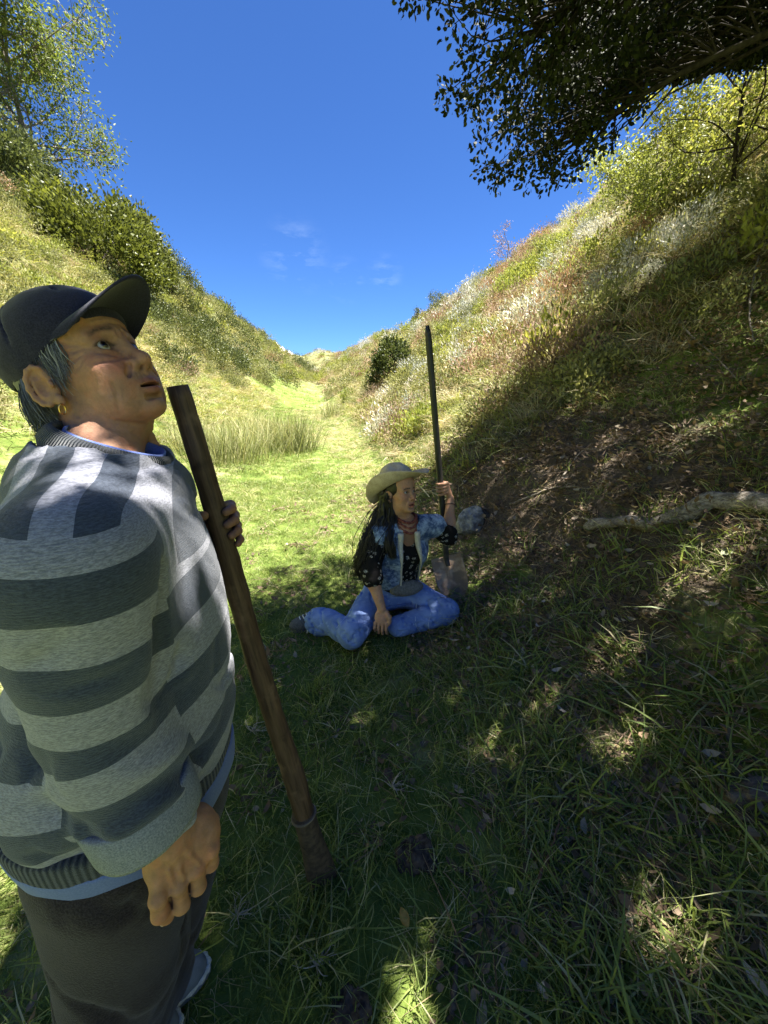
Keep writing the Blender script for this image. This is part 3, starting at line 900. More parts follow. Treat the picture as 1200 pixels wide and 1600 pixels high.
# leafy shrub with thin arching stems under the canopy at the right
g = ground_depth(1120, 4.9, 420)
tree('stemmy_shrub', 'tall sparse shrub with thin dark stems and yellow-green leaves below the canopy', 'shrub', g, 3.1, 1.3, 16, 0.026, M_ygreen, M_bark, 0.055, 0.013, 9, 0.07, 81, (-0.15, 0.1), 4)
g = ground_depth(1220, 4.6, 400)
tree('stemmy_shrub', 'sparse leafy shrub with crooked stems at the right edge below the canopy', 'shrub', g, 3.2, 1.4, 16, 0.03, M_ygreen, M_bark, 0.055, 0.013, 9, 0.08, 82, (0.1, 0.1), 4)
g = ground_depth(1000, 5.6, 370)
tree('stemmy_shrub', 'low leafy shrub just behind the drooping tip of the canopy', 'shrub', g, 2.0, 1.1, 14, 0.018, M_ygreen, M_twig, 0.055, 0.013, 9, 0.07, 83, (0, 0), 4)

# single plants one can pick out on the right slope
def copies(kind, spots, name, label, group, smin, smax, seed):
    rng = np.random.RandomState(seed)
    for k, (px, py) in enumerate(spots):
        g = ground_at(px, py)
        if g is None: continue
        me = SCRUB[kind][k % len(SCRUB[kind])]
        o = obj(name, me)
        o.location = g - np.array((0, 0, 0.05)); o.rotation_euler = (0, 0, rng.rand() * 6.28)
        s = rng.uniform(smin, smax); o.scale = (s, s, s * rng.uniform(0.9, 1.3))
        tag(o, label, 'shrub', group)
copies('silver', [(715, 478), (735, 466), (752, 480), (700, 492), (728, 500), (908, 330), (930, 345), (800, 520), (840, 505), (985, 290)], 'silver_shrub',
       'pale silver-leaved shrub on the upper right slope', 'silver-leaved shrubs on the right slope', 0.9, 1.5, 91)
copies('red', [(770, 560), (800, 590), (745, 585), (850, 540), (610, 660), (640, 655), (620, 690), (780, 640), (880, 480), (700, 610)], 'reddish_shrub',
       'reddish-brown dry shrub on the right slope', 'reddish-brown shrubs on the right slope', 0.7, 1.2, 92)
copies('ygreen', [(830, 440), (860, 420), (800, 460), (945, 400), (905, 420), (1000, 400), (880, 560), (760, 530), (690, 560), (1040, 330)], 'yellow_green_shrub',
       'bright yellow-green leafy shrub on the right slope', 'yellow-green shrubs on the right slope', 0.7, 1.15, 93)

# reed tufts on the meadow
M_reed = leaf_mat('reeds', (0.17, 0.19, 0.07), (0.33, 0.33, 0.15), (0.54, 0.47, 0.28), 0.6, 0.25)
def reed(px, py, h, r, n, label, seed):
    g = ground_at(px, py)
    me = grass_clump('reed_tuft', seed, n, r, h * 0.55, h, 0.0045, 0.05, 0.5, M_reed, 0.22)
    o = obj('reed_tuft', me, None, g); tag(o, label, 'reeds', 'reed tufts on the meadow')
reed(460, 706, 1.0, 0.30, 420, 'upright dense reed tuft, rightmost of the row on the meadow', 101)
reed(420, 700, 0.95, 0.42, 380, 'wide reed tuft directly left of the dense upright one', 102)
reed(372, 716, 0.92, 0.50, 480, 'broad greyish reed tuft in the middle of the row on the meadow', 103)
reed(335, 722, 0.85, 0.45, 400, 'reed tuft nearest the wooden pole on the meadow', 104)
reed(395, 680, 0.80, 0.40, 300, 'reed tuft half hidden behind the broad greyish one', 105)
reed(520, 652, 0.70, 0.4, 260, 'pale reed tuft farthest up the valley floor', 106)
reed(290, 700, 0.6, 0.4, 260, 'low reed tuft between the face and the pole', 107)

# ================================================================== PEOPLE: smooth sculpting on a distance grid
class Grid:
    def __init__(s, lo, hi, h):
        s.lo = np.asarray(lo, float); s.h = h
        n = np.ceil((np.asarray(hi, float) - s.lo) / h).astype(int) + 1
        s.n = n
        s.ax = [(s.lo[i] + h * np.arange(n[i])).astype(np.float32) for i in range(3)]
        s.F = np.full(tuple(n), 1.0, np.float32)
    def sl(s, lo, hi):
        a = np.clip(np.floor((np.asarray(lo) - s.lo) / s.h).astype(int), 0, s.n - 1)
        b = np.clip(np.ceil((np.asarray(hi) - s.lo) / s.h).astype(int) + 1, 1, s.n)
        if np.any(b <= a): return None
        return tuple(slice(a[i], b[i]) for i in range(3))
    def xyz(s, sl):
        return (s.ax[0][sl[0]][:, None, None], s.ax[1][sl[1]][None, :, None], s.ax[2][sl[2]][None, None, :])
    def apply(s, fn, lo, hi, k, op):
        m = max(k, 2 * s.h) + 0.004
        sl = s.sl(np.asarray(lo) - m, np.asarray(hi) + m)
        if sl is None: return
        d = fn(*s.xyz(sl)); f = s.F[sl]
        k = max(k, 1e-5)
        if op == 'sub':
            d = -d; h = np.clip(0.5 - 0.5 * (d - f) / k * -1, 0, 1)
            h = np.clip(0.5 + 0.5 * (d - f) / k, 0, 1)
            s.F[sl] = f * (1 - h) + d * h + k * h * (1 - h)
        else:
            h = np.clip(0.5 + 0.5 * (f - d) / k, 0, 1)
            s.F[sl] = f * (1 - h) + d * h - k * h * (1 - h)
    def ell(s, c, r, k=0.01, op='add', rot=None):
        c = np.asarray(c, float); r = np.broadcast_to(np.asarray(r, float), (3,))
        M = None if rot is None else np.array(Euler(rot).to_matrix()).T
        def fn(x, y, z):
            x = x - c[0]; y = y - c[1]; z = z - c[2]
            if M is not None:
                x, y, z = (M[0, 0] * x + M[0, 1] * y + M[0, 2] * z, M[1, 0] * x + M[1, 1] * y + M[1, 2] * z, M[2, 0] * x + M[2, 1] * y + M[2, 2] * z)
            k0 = np.sqrt((x / r[0]) ** 2 + (y / r[1]) ** 2 + (z / r[2]) ** 2)
            k1 = np.sqrt((x / r[0] ** 2) ** 2 + (y / r[1] ** 2) ** 2 + (z / r[2] ** 2) ** 2)
            return (k0 * (k0 - 1.0) / np.maximum(k1, 1e-6)).astype(np.float32)
        rr = r if M is None else np.full(3, r.max())
        s.apply(fn, c - rr, c + rr, k, op)
    def frame_ell(s, c, axes, r, k=0.01, op='add'):
        """ellipsoid with its own axes (rows)"""
        c = np.asarray(c, float); A = np.asarray(axes, float); r = np.asarray(r, float)
        def fn(x, y, z):
            x = x - c[0]; y = y - c[1]; z = z - c[2]
            q = [A[i, 0] * x + A[i, 1] * y + A[i, 2] * z for i in range(3)]
            k0 = np.sqrt(sum((q[i] / r[i]) ** 2 for i in range(3)))
            k1 = np.sqrt(sum((q[i] / r[i] ** 2) ** 2 for i in range(3)))
            return (k0 * (k0 - 1.0) / np.maximum(k1, 1e-6)).astype(np.float32)
        s.apply(fn, c - r.max(), c + r.max(), k, op)
    def cap(s, a, b, ra, rb=None, k=0.01, op='add', flat=None):
        a = np.asarray(a, float); b = np.asarray(b, float); rb = ra if rb is None else rb
        ab = b - a; L2 = max(float(ab @ ab), 1e-12)
        def fn(x, y, z):
            x = x - a[0]; y = y - a[1]; z = z - a[2]
            t = np.clip((x * ab[0] + y * ab[1] + z * ab[2]) / L2, 0, 1)
            return (np.sqrt((x - t * ab[0]) ** 2 + (y - t * ab[1]) ** 2 + (z - t * ab[2]) ** 2) - (ra + (rb - ra) * t)).astype(np.float32)
        m = max(ra, rb)
        s.apply(fn, np.minimum(a, b) - m, np.maximum(a, b) + m, k, op)
    def chain(s, P, r, k=0.01, op='add', first_k=None):
        for i in range(len(P) - 1):
            s.cap(P[i], P[i + 1], r[i], r[i + 1], (first_k if (first_k is not None and i == 0) else k), op)
    def half(s, p, nrm, k=0.002):
        """keep the side away from nrm"""
        p = np.asarray(p, float); nrm = norm(nrm)
        X, Y, Zz = s.xyz(tuple(slice(0, q) for q in s.n))
        d = ((X - p[0]) * nrm[0] + (Y - p[1]) * nrm[1] + (Zz - p[2]) * nrm[2]).astype(np.float32)
        h = np.clip(0.5 + 0.5 * (d - s.F) / k, 0, 1)
        s.F = s.F * (1 - h) + d * h + k * h * (1 - h)
    def displace(s, fn):
        X, Y, Zz = s.xyz(tuple(slice(0, q) for q in s.n))
        near = np.abs(s.F) < 0.03
        i = np.nonzero(near)
        s.F[i] += fn(s.ax[0][i[0]].astype(float), s.ax[1][i[1]].astype(float), s.ax[2][i[2]].astype(float)).astype(np.float32)
    def val(s, P):
        q = np.clip((np.asarray(P, float) - s.lo) / s.h, 0, np.array(s.n) - 1.001); i = q.astype(int); u = q - i
        r_ = 0
        for a in (0, 1):
            for b in (0, 1):
                for c in (0, 1):
                    w = (u[..., 0] if a else 1 - u[..., 0]) * (u[..., 1] if b else 1 - u[..., 1]) * (u[..., 2] if c else 1 - u[..., 2])
                    r_ = r_ + w * s.F[i[..., 0] + a, i[..., 1] + b, i[..., 2] + c]
        return r_
    def grad(s, P):
        e = s.h; return norm(np.stack([s.val(P + d) - s.val(P - d) for d in np.eye(3) * e], -1))
    def groove(s, pts, r, k=0.004, lift=0.0010, n=9):
        """crease that follows the surface"""
        P = spline(np.asarray(pts, float), n)
        for _ in range(14): P = P - np.clip(s.val(P), -0.004, 0.004)[:, None] * s.grad(P)
        ok = np.abs(s.val(P)) < 0.0006
        P = P + s.grad(P) * lift
        w = np.sin(np.linspace(0.25, PI - 0.25, n))
        for i in range(n - 1):
            if not (ok[i] and ok[i + 1]) or np.linalg.norm(P[i + 1] - P[i]) > 0.02: continue
            s.cap(P[i], P[i + 1], r * w[i], r * w[i + 1], k, 'sub')
    def ray(s, p, d, n=400, tmax=0.6):
        """first point where a ray enters the solid"""
        d = norm(d); t = np.linspace(0, tmax, n)
        P = np.asarray(p, float) + t[:, None] * d
        i = np.round((P - s.lo) / s.h).astype(int); ok = ((i >= 0) & (i < s.n)).all(1)
        f = np.full(n, 1.0); f[ok] = s.F[i[ok, 0], i[ok, 1], i[ok, 2]]
        hit = np.where(f < 0)[0]
        return None if len(hit) == 0 else P[hit[0]]
    def mesh(s, smooth=1):
        F = s.F; neg = F < 0
        nx, ny, nz = F.shape
        # cells with a sign change
        c = [neg[a:nx - 1 + a, b:ny - 1 + b, d:nz - 1 + d] for a in (0, 1) for b in (0, 1) for d in (0, 1)]
        allv = c[0].copy(); anyv = c[0].copy()
        for q in c[1:]: allv &= q; anyv |= q
        act = anyv & ~allv
        idx = np.full(act.shape, -1, np.int64)
        cells = np.argwhere(act); idx[act] = np.arange(len(cells))
        acc = np.zeros((len(cells), 3)); cnt = np.zeros(len(cells))
        corners = [(a, b, d) for a in (0, 1) for b in (0, 1) for d in (0, 1)]
        val = [F[cells[:, 0] + a, cells[:, 1] + b, cells[:, 2] + d] for a, b, d in corners]
        for i in range(8):
            for j in range(i + 1, 8):
                df = np.array(corners[j]) - np.array(corners[i])
                if np.abs(df).sum() != 1: continue
                m = (val[i] < 0) != (val[j] < 0)
                t = np.where(m, val[i] / np.where(m, val[i] - val[j], 1), 0)
                p = np.array(corners[i])[None, :] + t[:, None] * df[None, :]
                acc[m] += p[m]; cnt[m] += 1
        V = (cells + acc / cnt[:, None]) * s.h + s.lo
        Q = []
        for axis in range(3):
            sa = [slice(None)] * 3; sb = [slice(None)] * 3
            sa[axis] = slice(0, -1); sb[axis] = slice(1, None)
            ch = neg[tuple(sa)] != neg[tuple(sb)]
            o1, o2 = [k_ for k_ in range(3) if k_ != axis]
            e = np.argwhere(ch)
            ok = (e[:, o1] > 0) & (e[:, o2] > 0) & (e[:, o1] < F.shape[o1] - 1) & (e[:, o2] < F.shape[o2] - 1)
            e = e[ok]
            def cell(d1, d2):
                q = e.copy(); q[:, o1] += d1; q[:, o2] += d2; return idx[q[:, 0], q[:, 1], q[:, 2]]
            quad = np.stack([cell(-1, -1), cell(0, -1), cell(0, 0), cell(-1, 0)], -1)
            inside = neg[e[:, 0], e[:, 1], e[:, 2]]
            flip = inside if axis != 1 else ~inside
            quad[~flip] = quad[~flip][:, ::-1]
            Q.append(quad)
        Q = np.concatenate(Q)
        Q = Q[(Q >= 0).all(1)]
        # light relaxation
        for _ in range(smooth):
            S = np.zeros_like(V); N = np.zeros(len(V))
            for a, b in ((0, 1), (1, 2), (2, 3), (3, 0)):
                np.add.at(S, Q[:, a], V[Q[:, b]]); np.add.at(N, Q[:, a], 1)
                np.add.at(S, Q[:, b], V[Q[:, a]]); np.add.at(N, Q[:, b], 1)
            V = V * 0.5 + 0.5 * S / np.maximum(N, 1)[:, None]
        return V, Q

def gauss(P, c, r):
    c = np.asarray(c, float); return np.exp(-(((P - c) / np.asarray(r, float)) ** 2).sum(-1))

def lerp_col(col, w, c):
    return col * (1 - w[:, None]) + np.asarray(c)[None, :] * w[:, None]

def make_head(old=True, neck_to=(-0.05, 0, -0.22), neck_r=0.056, h=0.0016, skin=(0.36, 0.200, 0.124), mouth_open=0.0032):
    """head in its own frame: x forward, y left, z up, eyes at z = 0"""
    g = Grid((-0.13, -0.105, min(-0.2, neck_to[2]) - 0.06), (0.135, 0.105, 0.14), h)
    fw = 1.0 if old else 0.93
    g.ell((-0.008, 0, 0.035), (0.098, 0.076, 0.086), 0.01)
    g.ell((0.045, 0, 0.050), (0.050, 0.062 * fw, 0.052), 0.03)
    g.ell((0.034, 0, -0.036), (0.060, 0.063 * fw, 0.085), 0.03)
    g.ell((0.026, 0, -0.074), (0.056, 0.058 * fw, 0.038), 0.03)
    g.ell((0.079, 0, -0.104), (0.021, 0.024, 0.017), 0.022)
    g.chain([(-0.022, 0, -0.05), (neck_to[0] * .5 - 0.01, 0, neck_to[2] * .55), neck_to], [0.054, neck_r, neck_r * 1.12], 0.03)
    for s in (1, -1):
        g.ell((0.060, s * 0.040 * fw, -0.030), (0.029, 0.026, 0.026), 0.02)
        if old:
            g.ell((0.057, s * 0.038, -0.076), (0.024, 0.023, 0.030), 0.022)
            g.ell((0.072, s * 0.029, -0.050), (0.019, 0.018, 0.019), 0.024)
        g.cap((0.088, s * 0.010, 0.017), (0.075, s * 0.046, 0.016), 0.0095, 0.007, 0.014)
        g.ell((0.101, s * 0.031, 0.000), (0.021, 0.021, 0.0135), 0.010, 'sub')
        g.ell((0.0750, s * 0.031, 0.0005), (0.0160, 0.0172, 0.0158), 0.005)
        if old:
            g.cap((0.086, s * 0.022, -0.0145), (0.079, s * 0.043, -0.0125), 0.0045, 0.0035, 0.006)   # bags
        g.ell((0.0925, s * 0.031, 0.0003), (0.0185, 0.0152, 0.0072), 0.0016, 'sub')
    # nose
    g.cap((0.087, 0, 0.012), (0.106, 0, -0.026), 0.0085, 0.0098, 0.010)
    g.ell((0.1100, 0, -0.0335), (0.0138, 0.0138, 0.0120) if old else (0.0120, 0.0115, 0.0105), 0.008)
    for s in (1, -1):
        g.ell((0.0985, s * (0.0158 if old else 0.0138), -0.0380), (0.0130, 0.0100, 0.0098) if old else (0.0120, 0.0080, 0.0085), 0.006)
    g.cap((0.108, 0, -0.043), (0.096, 0, -0.047), 0.0050, 0.005, 0.004)
    for s in (1, -1):
        g.ell((0.1055, s * 0.0082, -0.0462), (0.0062, 0.0038, 0.0045), 0.0025, 'sub')
    # mouth
    g.ell((0.077, 0, -0.066), (0.0255, 0.031, 0.024), 0.018)
    for s in (1, -1):
        g.cap((0.0835, s * 0.0270, -0.0735), (0.1000, s * 0.005, -0.0665), 0.0035, 0.0060, 0.005)
        g.cap((0.0830, s * 0.0255, -0.0755), (0.0980, s * 0.005, -0.0795), 0.0035, 0.0072, 0.005)
    g.ell((0.1035, 0, -0.0733), (0.0250, 0.0250, mouth_open), 0.0018, 'sub')
    g.cap((0.092, -0.014, -0.0915), (0.092, 0.014, -0.0915), 0.0045, 0.0045, 0.008, 'sub')
    for s in (1, -1):
        d = 0.0032 if old else 0.0016
        g.chain([(0.0985, s * 0.0235, -0.0385), (0.0915, s * 0.0315, -0.052), (0.0815, s * 0.0360, -0.070)], [d, d, d * 0.6], 0.007, 'sub')
        if old:
            for q in range(2):     # neck folds
                zz = -0.118 - 0.026 * q
                g.chain([(0.030 - 0.012 * q, s * 0.0, zz), (0.012 - 0.012 * q, s * 0.045, zz + 0.012)], [0.0018, 0.0014], 0.006, 'sub')
            g.chain([(0.036, s * 0.022, -0.105), (0.012, s * 0.034, -0.16), (-0.005, s * 0.03, -0.20)], [0.006, 0.007, 0.006], 0.012)
    if old:
        for s in (1, -1):
            for (z0, z1) in ((0.004, 0.018), (0.000, 0.006), (-0.005, -0.008), (-0.009, -0.022)):          # crow's feet
                g.groove([(0.072, s * 0.050, z0), (0.060, s * 0.060, (z0 + z1) / 2), (0.044, s * 0.068, z1)], 0.0017)
            g.groove([(0.090, s * 0.016, -0.014), (0.086, s * 0.032, -0.020), (0.072, s * 0.050, -0.015)], 0.0022)
            g.groove([(0.092, s * 0.018, -0.021), (0.084, s * 0.036, -0.029), (0.068, s * 0.054, -0.026)], 0.0020)
            g.groove([(0.074, s * 0.050, -0.058), (0.070, s * 0.050, -0.074), (0.062, s * 0.050, -0.090)], 0.0016, 0.006)
            for y0 in (0.004, 0.011, 0.018):
                g.groove([(0.096, s * y0, -0.054), (0.098, s * y0 * 1.15, -0.062)], 0.0012, 0.002)
            for (p0, p1, p2) in (((-0.004, 0.060, -0.075), (0.015, 0.052, -0.115), (0.030, 0.025, -0.135)), ((-0.014, 0.060, -0.095), (0.004, 0.050, -0.140), (0.016, 0.022, -0.165)),
                                 ((0.040, 0.050, -0.098), (0.048, 0.030, -0.116), (0.050, 0.008, -0.122))):
                g.groove([(p0[0], s * p0[1], p0[2]), (p1[0], s * p1[1], p1[2]), (p2[0], s * p2[1], p2[2])], 0.0030, 0.006)
        for q in range(3):
            g.groove([(0.085, -0.036, 0.030 + 0.010 * q), (0.098, 0, 0.034 + 0.010 * q), (0.085, 0.036, 0.030 + 0.010 * q)], 0.0020, n=15)
        g.groove([(0.098, 0.006, 0.022), (0.098, 0.007, 0.010)], 0.0020); g.groove([(0.098, -0.006, 0.022), (0.098, -0.007, 0.010)], 0.0020)
    # ears
    for s in (1, -1):
        e = np.array((-0.010, s * 0.0770, -0.020))
        g.ell(e, (0.0175, 0.0075, 0.0300), 0.006, 'add', (0, 0.18, s * -0.42))
        a = np.linspace(-2.2, 2.05, 9)
        rim = [(e[0] - 0.0035 - 0.0165 * math.cos(q) * 1.0 - 0.004 * math.sin(q), e[1] + s * (0.0055 + 0.0065 * math.cos(q)), e[2] + 0.0285 * math.sin(q) * -1) for q in a]
        g.chain(rim, [0.0036] * 9, 0.003)
        g.ell(e + np.array((0.001, s * 0.0085, -0.003)), (0.0105, 0.0085, 0.0150), 0.003, 'sub', (0, 0.18, s * -0.42))
        g.ell(e + np.array((0.0015, s * 0.0075, 0.0145)), (0.0075, 0.0055, 0.0065), 0.003, 'sub')
        g.ell(e + np.array((0.0075, s * 0.0015, -0.0285)), (0.0080, 0.0055, 0.0095), 0.004)
        g.ell(e + np.array((0.0135, s * 0.004, -0.004)), (0.0040, 0.0040, 0.0060), 0.003)
    V, Q = g.mesh(1)
    col = np.tile(np.asarray(skin, float), (len(V), 1))
    a = np.abs(V[:, 1])
    P = np.stack([V[:, 0], a, V[:, 2]], -1)
    n3 = vn3(V[:, 0] * 60, V[:, 1] * 60, V[:, 2] * 60)
    col = col * (1 + 0.22 * n3[:, None])
    col = lerp_col(col, 0.65 * gauss(P, (0.075, 0.044, -0.030), (0.05, 0.020, 0.018)), (0.44, 0.155, 0.115) if old else (0.40, 0.185, 0.13))
    col = lerp_col(col, 0.45 * gauss(P, (0.112, 0, -0.036), (0.02, 0.014, 0.014)), (0.40, 0.17, 0.12))
    col = lerp_col(col, 0.30 * gauss(P, (0.05, 0.03, 0.06), (0.08, 0.06, 0.03)), np.asarray(skin) * 1.18)
    lip = np.clip(gauss(P, (0.099, 0, -0.0665), (0.014, 0.0225, 0.0052)) * 1.5, 0, 1) + np.clip(gauss(P, (0.097, 0, -0.0800), (0.013, 0.020, 0.0062)) * 1.4, 0, 1)
    col = lerp_col(col, np.clip(lip, 0, 0.85), (0.27, 0.100, 0.085) if old else (0.33, 0.105, 0.085))
    inm = (P[:, 0] < 0.094) & (P[:, 0] > 0.070) & (np.abs(P[:, 2] + 0.0731) < 0.0042) & (a < 0.019)
    col[inm] = (0.05, 0.015, 0.012)
    # lid rims, brows
    q = np.sqrt(((a - 0.031) / 0.0148) ** 2 + (P[:, 2] / 0.0068) ** 2)
    rim = np.exp(-((q - 1.02) / 0.20) ** 2) * (P[:, 0] > 0.078) * np.where(P[:, 2] > -0.001, 1.0, 0.35)
    col = lerp_col(col, np.clip(rim, 0, 0.9), (0.03, 0.018, 0.012))
    col = lerp_col(col, 0.45 * gauss(P, (0.085, 0.031, 0.008), (0.02, 0.020, 0.007)), np.asarray(skin) * 0.6)
    col = lerp_col(col, 0.35 * gauss(P, (0.085, 0.031, -0.011), (0.02, 0.018, 0.005)), np.asarray(skin) * np.array((0.68, 0.6, 0.6)))
    bz = 0.0235 - 0.006 * ((a - 0.028) / 0.02) ** 2 * (a > 0.028)
    brow = np.exp(-((P[:, 2] - bz) / 0.0040) ** 2) * sstep(0.008, 0.014, a) * sstep(0.053, 0.045, a) * (P[:, 0] > 0.05)
    brow *= 0.55 + 0.9 * np.clip(vn3(V[:, 0] * 300, V[:, 1] * 500, V[:, 2] * 500) + 0.5, 0, 1)
    col = lerp_col(col, np.clip(brow * (0.80 if old else 0.95), 0, 0.92), (0.06, 0.045, 0.038) if old else (0.018, 0.013, 0.011))
    # ear hollow stays skin coloured; nostril hollows are painted darker than the skin
    nos = gauss(P, (0.1045, 0.0082, -0.045), (0.005, 0.004, 0.004)); col = lerp_col(col, np.clip(nos * 0.8, 0, 0.8), (0.06, 0.025, 0.02))
    return V, Q, col

def eyeball(gaze, r=0.0136, c=(0.0752, 0.031, 0.0)):
    n, m = 24, 18
    th = np.linspace(0, PI, m); ph = np.arange(n) * 2 * PI / n
    g = norm(gaze); u = norm(np.cross(g, (0, 0, 1.0))); w = np.cross(u, g)
    V = (np.cos(th)[:, None, None] * g + np.sin(th)[:, None, None] * (np.cos(ph)[None, :, None] * u + np.sin(ph)[None, :, None] * w)).reshape(-1, 3)
    bulge = 1 + 0.035 * np.exp(-(np.repeat(th, n) / 0.42) ** 2)
    i = np.arange(m - 1)[:, None] * n; j = np.arange(n)[None, :]; k = (j + 1) % n
    Q = np.stack([i + j, i + n + j, i + n + k, i + k], -1).reshape(-1, 4)
    t = np.repeat(th, n)
    col = np.where((t < 0.19)[:, None], np.array((0.004, 0.004, 0.004)), np.where((t < 0.50)[:, None], np.array((0.035, 0.018, 0.010)), np.array((0.36, 0.32, 0.29))))
    return V * r * bulge[:, None] + np.asarray(c), Q, col

def skin_material(name, bump=0.25):
    t = NT(name)
    c = t.attr('col', 'GEOMETRY', 'Color')
    n1 = t.noise(140, 5, 0.65); n2 = t.noise(900, 3, 0.6)
    c = t.mix(1.0, c, t.ramp(n1, [(0.25, (0.80, 0.76, 0.74)), (0.75, (1.15, 1.12, 1.1))]), 'MULTIPLY')
    n0 = t.noise(38, 4, 0.6)
    c = t.mix(1.0, c, t.ramp(n0, [(0.3, (0.88, 0.92, 0.96)), (0.5, (1, 1, 1)), (0.72, (1.14, 0.93, 0.88))]), 'MULTIPLY')
    h = t.math('ADD', t.math('MULTIPLY', n1, 1.0), t.math('MULTIPLY', n2, 0.6))
    return t.bsdf(c, t.rng(n1, 0.3, 0.7, 0.50, 0.68), t.bump(h, bump, 0.0026), 0.28, Subsurface_Weight=0.05, Subsurface_Radius=(0.010, 0.0035, 0.0015), Subsurface_Scale=0.6)

def eye_material():
    t = NT('eye')
    return t.bsdf(t.attr('col', 'GEOMETRY', 'Color'), 0.08, None, 0.6)

def rgba(c): return np.concatenate([c, np.ones((len(c), 1))], 1)

M_skin_old = skin_material('weathered_skin', 0.5)
M_skin_young = skin_material('tanned_skin', 0.2)
M_eye = eye_material()
M_nail = simple_mat('fingernail', (0.42, 0.26, 0.22), (0.55, 0.38, 0.33), 60, 0.35, 0.05, 0.001, 0.4)

def head_matrix(pos, az, pitch, roll=0.0):
    """az: heading, radians anticlockwise from +X; pitch up positive; roll to the left ear down positive"""
    Rm = Matrix.Rotation(az, 4, 'Z') @ Matrix.Rotation(-pitch, 4, 'Y') @ Matrix.Rotation(-roll, 4, 'X')
    return np.array(Matrix.Translation(Vector(pos)) @ Rm)

def xf(M, V): return np.asarray(V) @ M[:3, :3].T + M[:3, 3]

def grip_hand(g, c, axis, cam_dir, rp, th0, sgn, wrist, sc=1.0, thumb_up=True, k=0.004):
    """fingers closed round a pole: th is the angle round the pole (0 towards cam_dir, 90 to its right)"""
    a = norm(axis); f = norm(np.asarray(cam_dir) - a * np.dot(a, cam_dir)); e = np.cross(a, f)
    def pt(th, r, z): th = R(th); return np.asarray(c) + (f * math.cos(th) + e * math.sin(th)) * r + a * z
    wr = np.asarray(wrist, float)
    tips = []
    # palm: pad between the knuckle row and the wrist
    for i, z in enumerate((0.030, 0.010, -0.010, -0.029)):
        z *= sc; ln = (0.94, 1.0, 0.97, 0.82)[i]; fr = (0.0090, 0.0093, 0.0088, 0.0078)[i] * sc
        rk = rp + 0.020 * sc; drop = -0.004 * i * sc
        base = pt(th0 + sgn * 15, rk + 0.004 * sc, z)
        p1 = pt(th0 + sgn * (62 * ln + 8), rp + 0.0195 * sc, z + drop * .4)
        p2 = pt(th0 + sgn * (118 * ln), rp + 0.0120 * sc, z + drop * .8)
        p3 = pt(th0 + sgn * (158 * ln), rp + 0.0088 * sc, z + drop)
        g.chain([base, p1, p2, p3], [fr * 1.12, fr * 1.08, fr * 0.98, fr * 0.86], k)
        g.ell(p1, fr * 1.16, 0.004)
        tips.append((p2, p3, fr))
        heel = np.asarray(c) * 0 + wr + (base - wr) * 0.35
        g.cap(heel, base, 0.0155 * sc, 0.0120 * sc, 0.008)
    # thumb
    z = 0.030 * sc if thumb_up else 0.012 * sc
    b0 = wr + (pt(th0 - sgn * 25, rp + 0.022 * sc, 0.008 * sc) - wr) * 0.55
    g.chain([b0, pt(th0 - sgn * 48, rp + 0.019 * sc, z * 0.7), pt(th0 - sgn * 92, rp + 0.0125 * sc, z * 1.05), pt(th0 - sgn * 130, rp + 0.0100 * sc, z * 1.15)],
            [0.0165 * sc, 0.0128 * sc, 0.0108 * sc, 0.0090 * sc], 0.006)
    return tips

# ------------------------------------------------------------------ the older woman standing at the left
def strands(mb, roots, mids, ends, w, rng, n=7, rnd=None, jit=0.004):
    for i in range(len(roots)):
        L = spline([roots[i], mids[i] + rng.normal(size=3) * jit, ends[i] + rng.normal(size=3) * jit * 1.6], n)
        v, t_, q = tube(L, np.linspace(w, w * 0.35, n), 4, False, 0.5)
        mb.add(v, None, q, rnd=rng.rand() if rnd is None else rnd[i])

def hair_mat(name, c1, c2, rough=0.42):
    t = NT(name)
    r = t.attr('rnd')
    n = t.noise(300, 3, 0.6)
    col = t.mix(t.math('ADD', t.math('MULTIPLY', r, 0.75), t.math('MULTIPLY', n, 0.25)), c1, c2)
    return t.bsdf(col, rough, None, 0.4)

def cloth_mat(name, c1, c2, scale=220, rough=0.95, bump=0.35, fine=(1, 1, 1), big=0.25, spec=0.1):
    t = NT(name)
    v = t.mapv(t.coord(), fine)
    n1 = t.noise(scale, 3, 0.6, v); n2 = t.noise(7, 4, 0.6)
    col = t.mix(t.rng(n1, 0.3, 0.7), c1, c2)
    col = t.mix(big, col, t.ramp(n2, [(0.3, (0.55, 0.55, 0.55)), (0.7, (1.3, 1.3, 1.3))]), 'MULTIPLY')
    return t.bsdf(col, rough, t.bump(n1, bump, 0.0015), spec, Sheen_Weight=0.15, Sheen_Roughness=0.5)

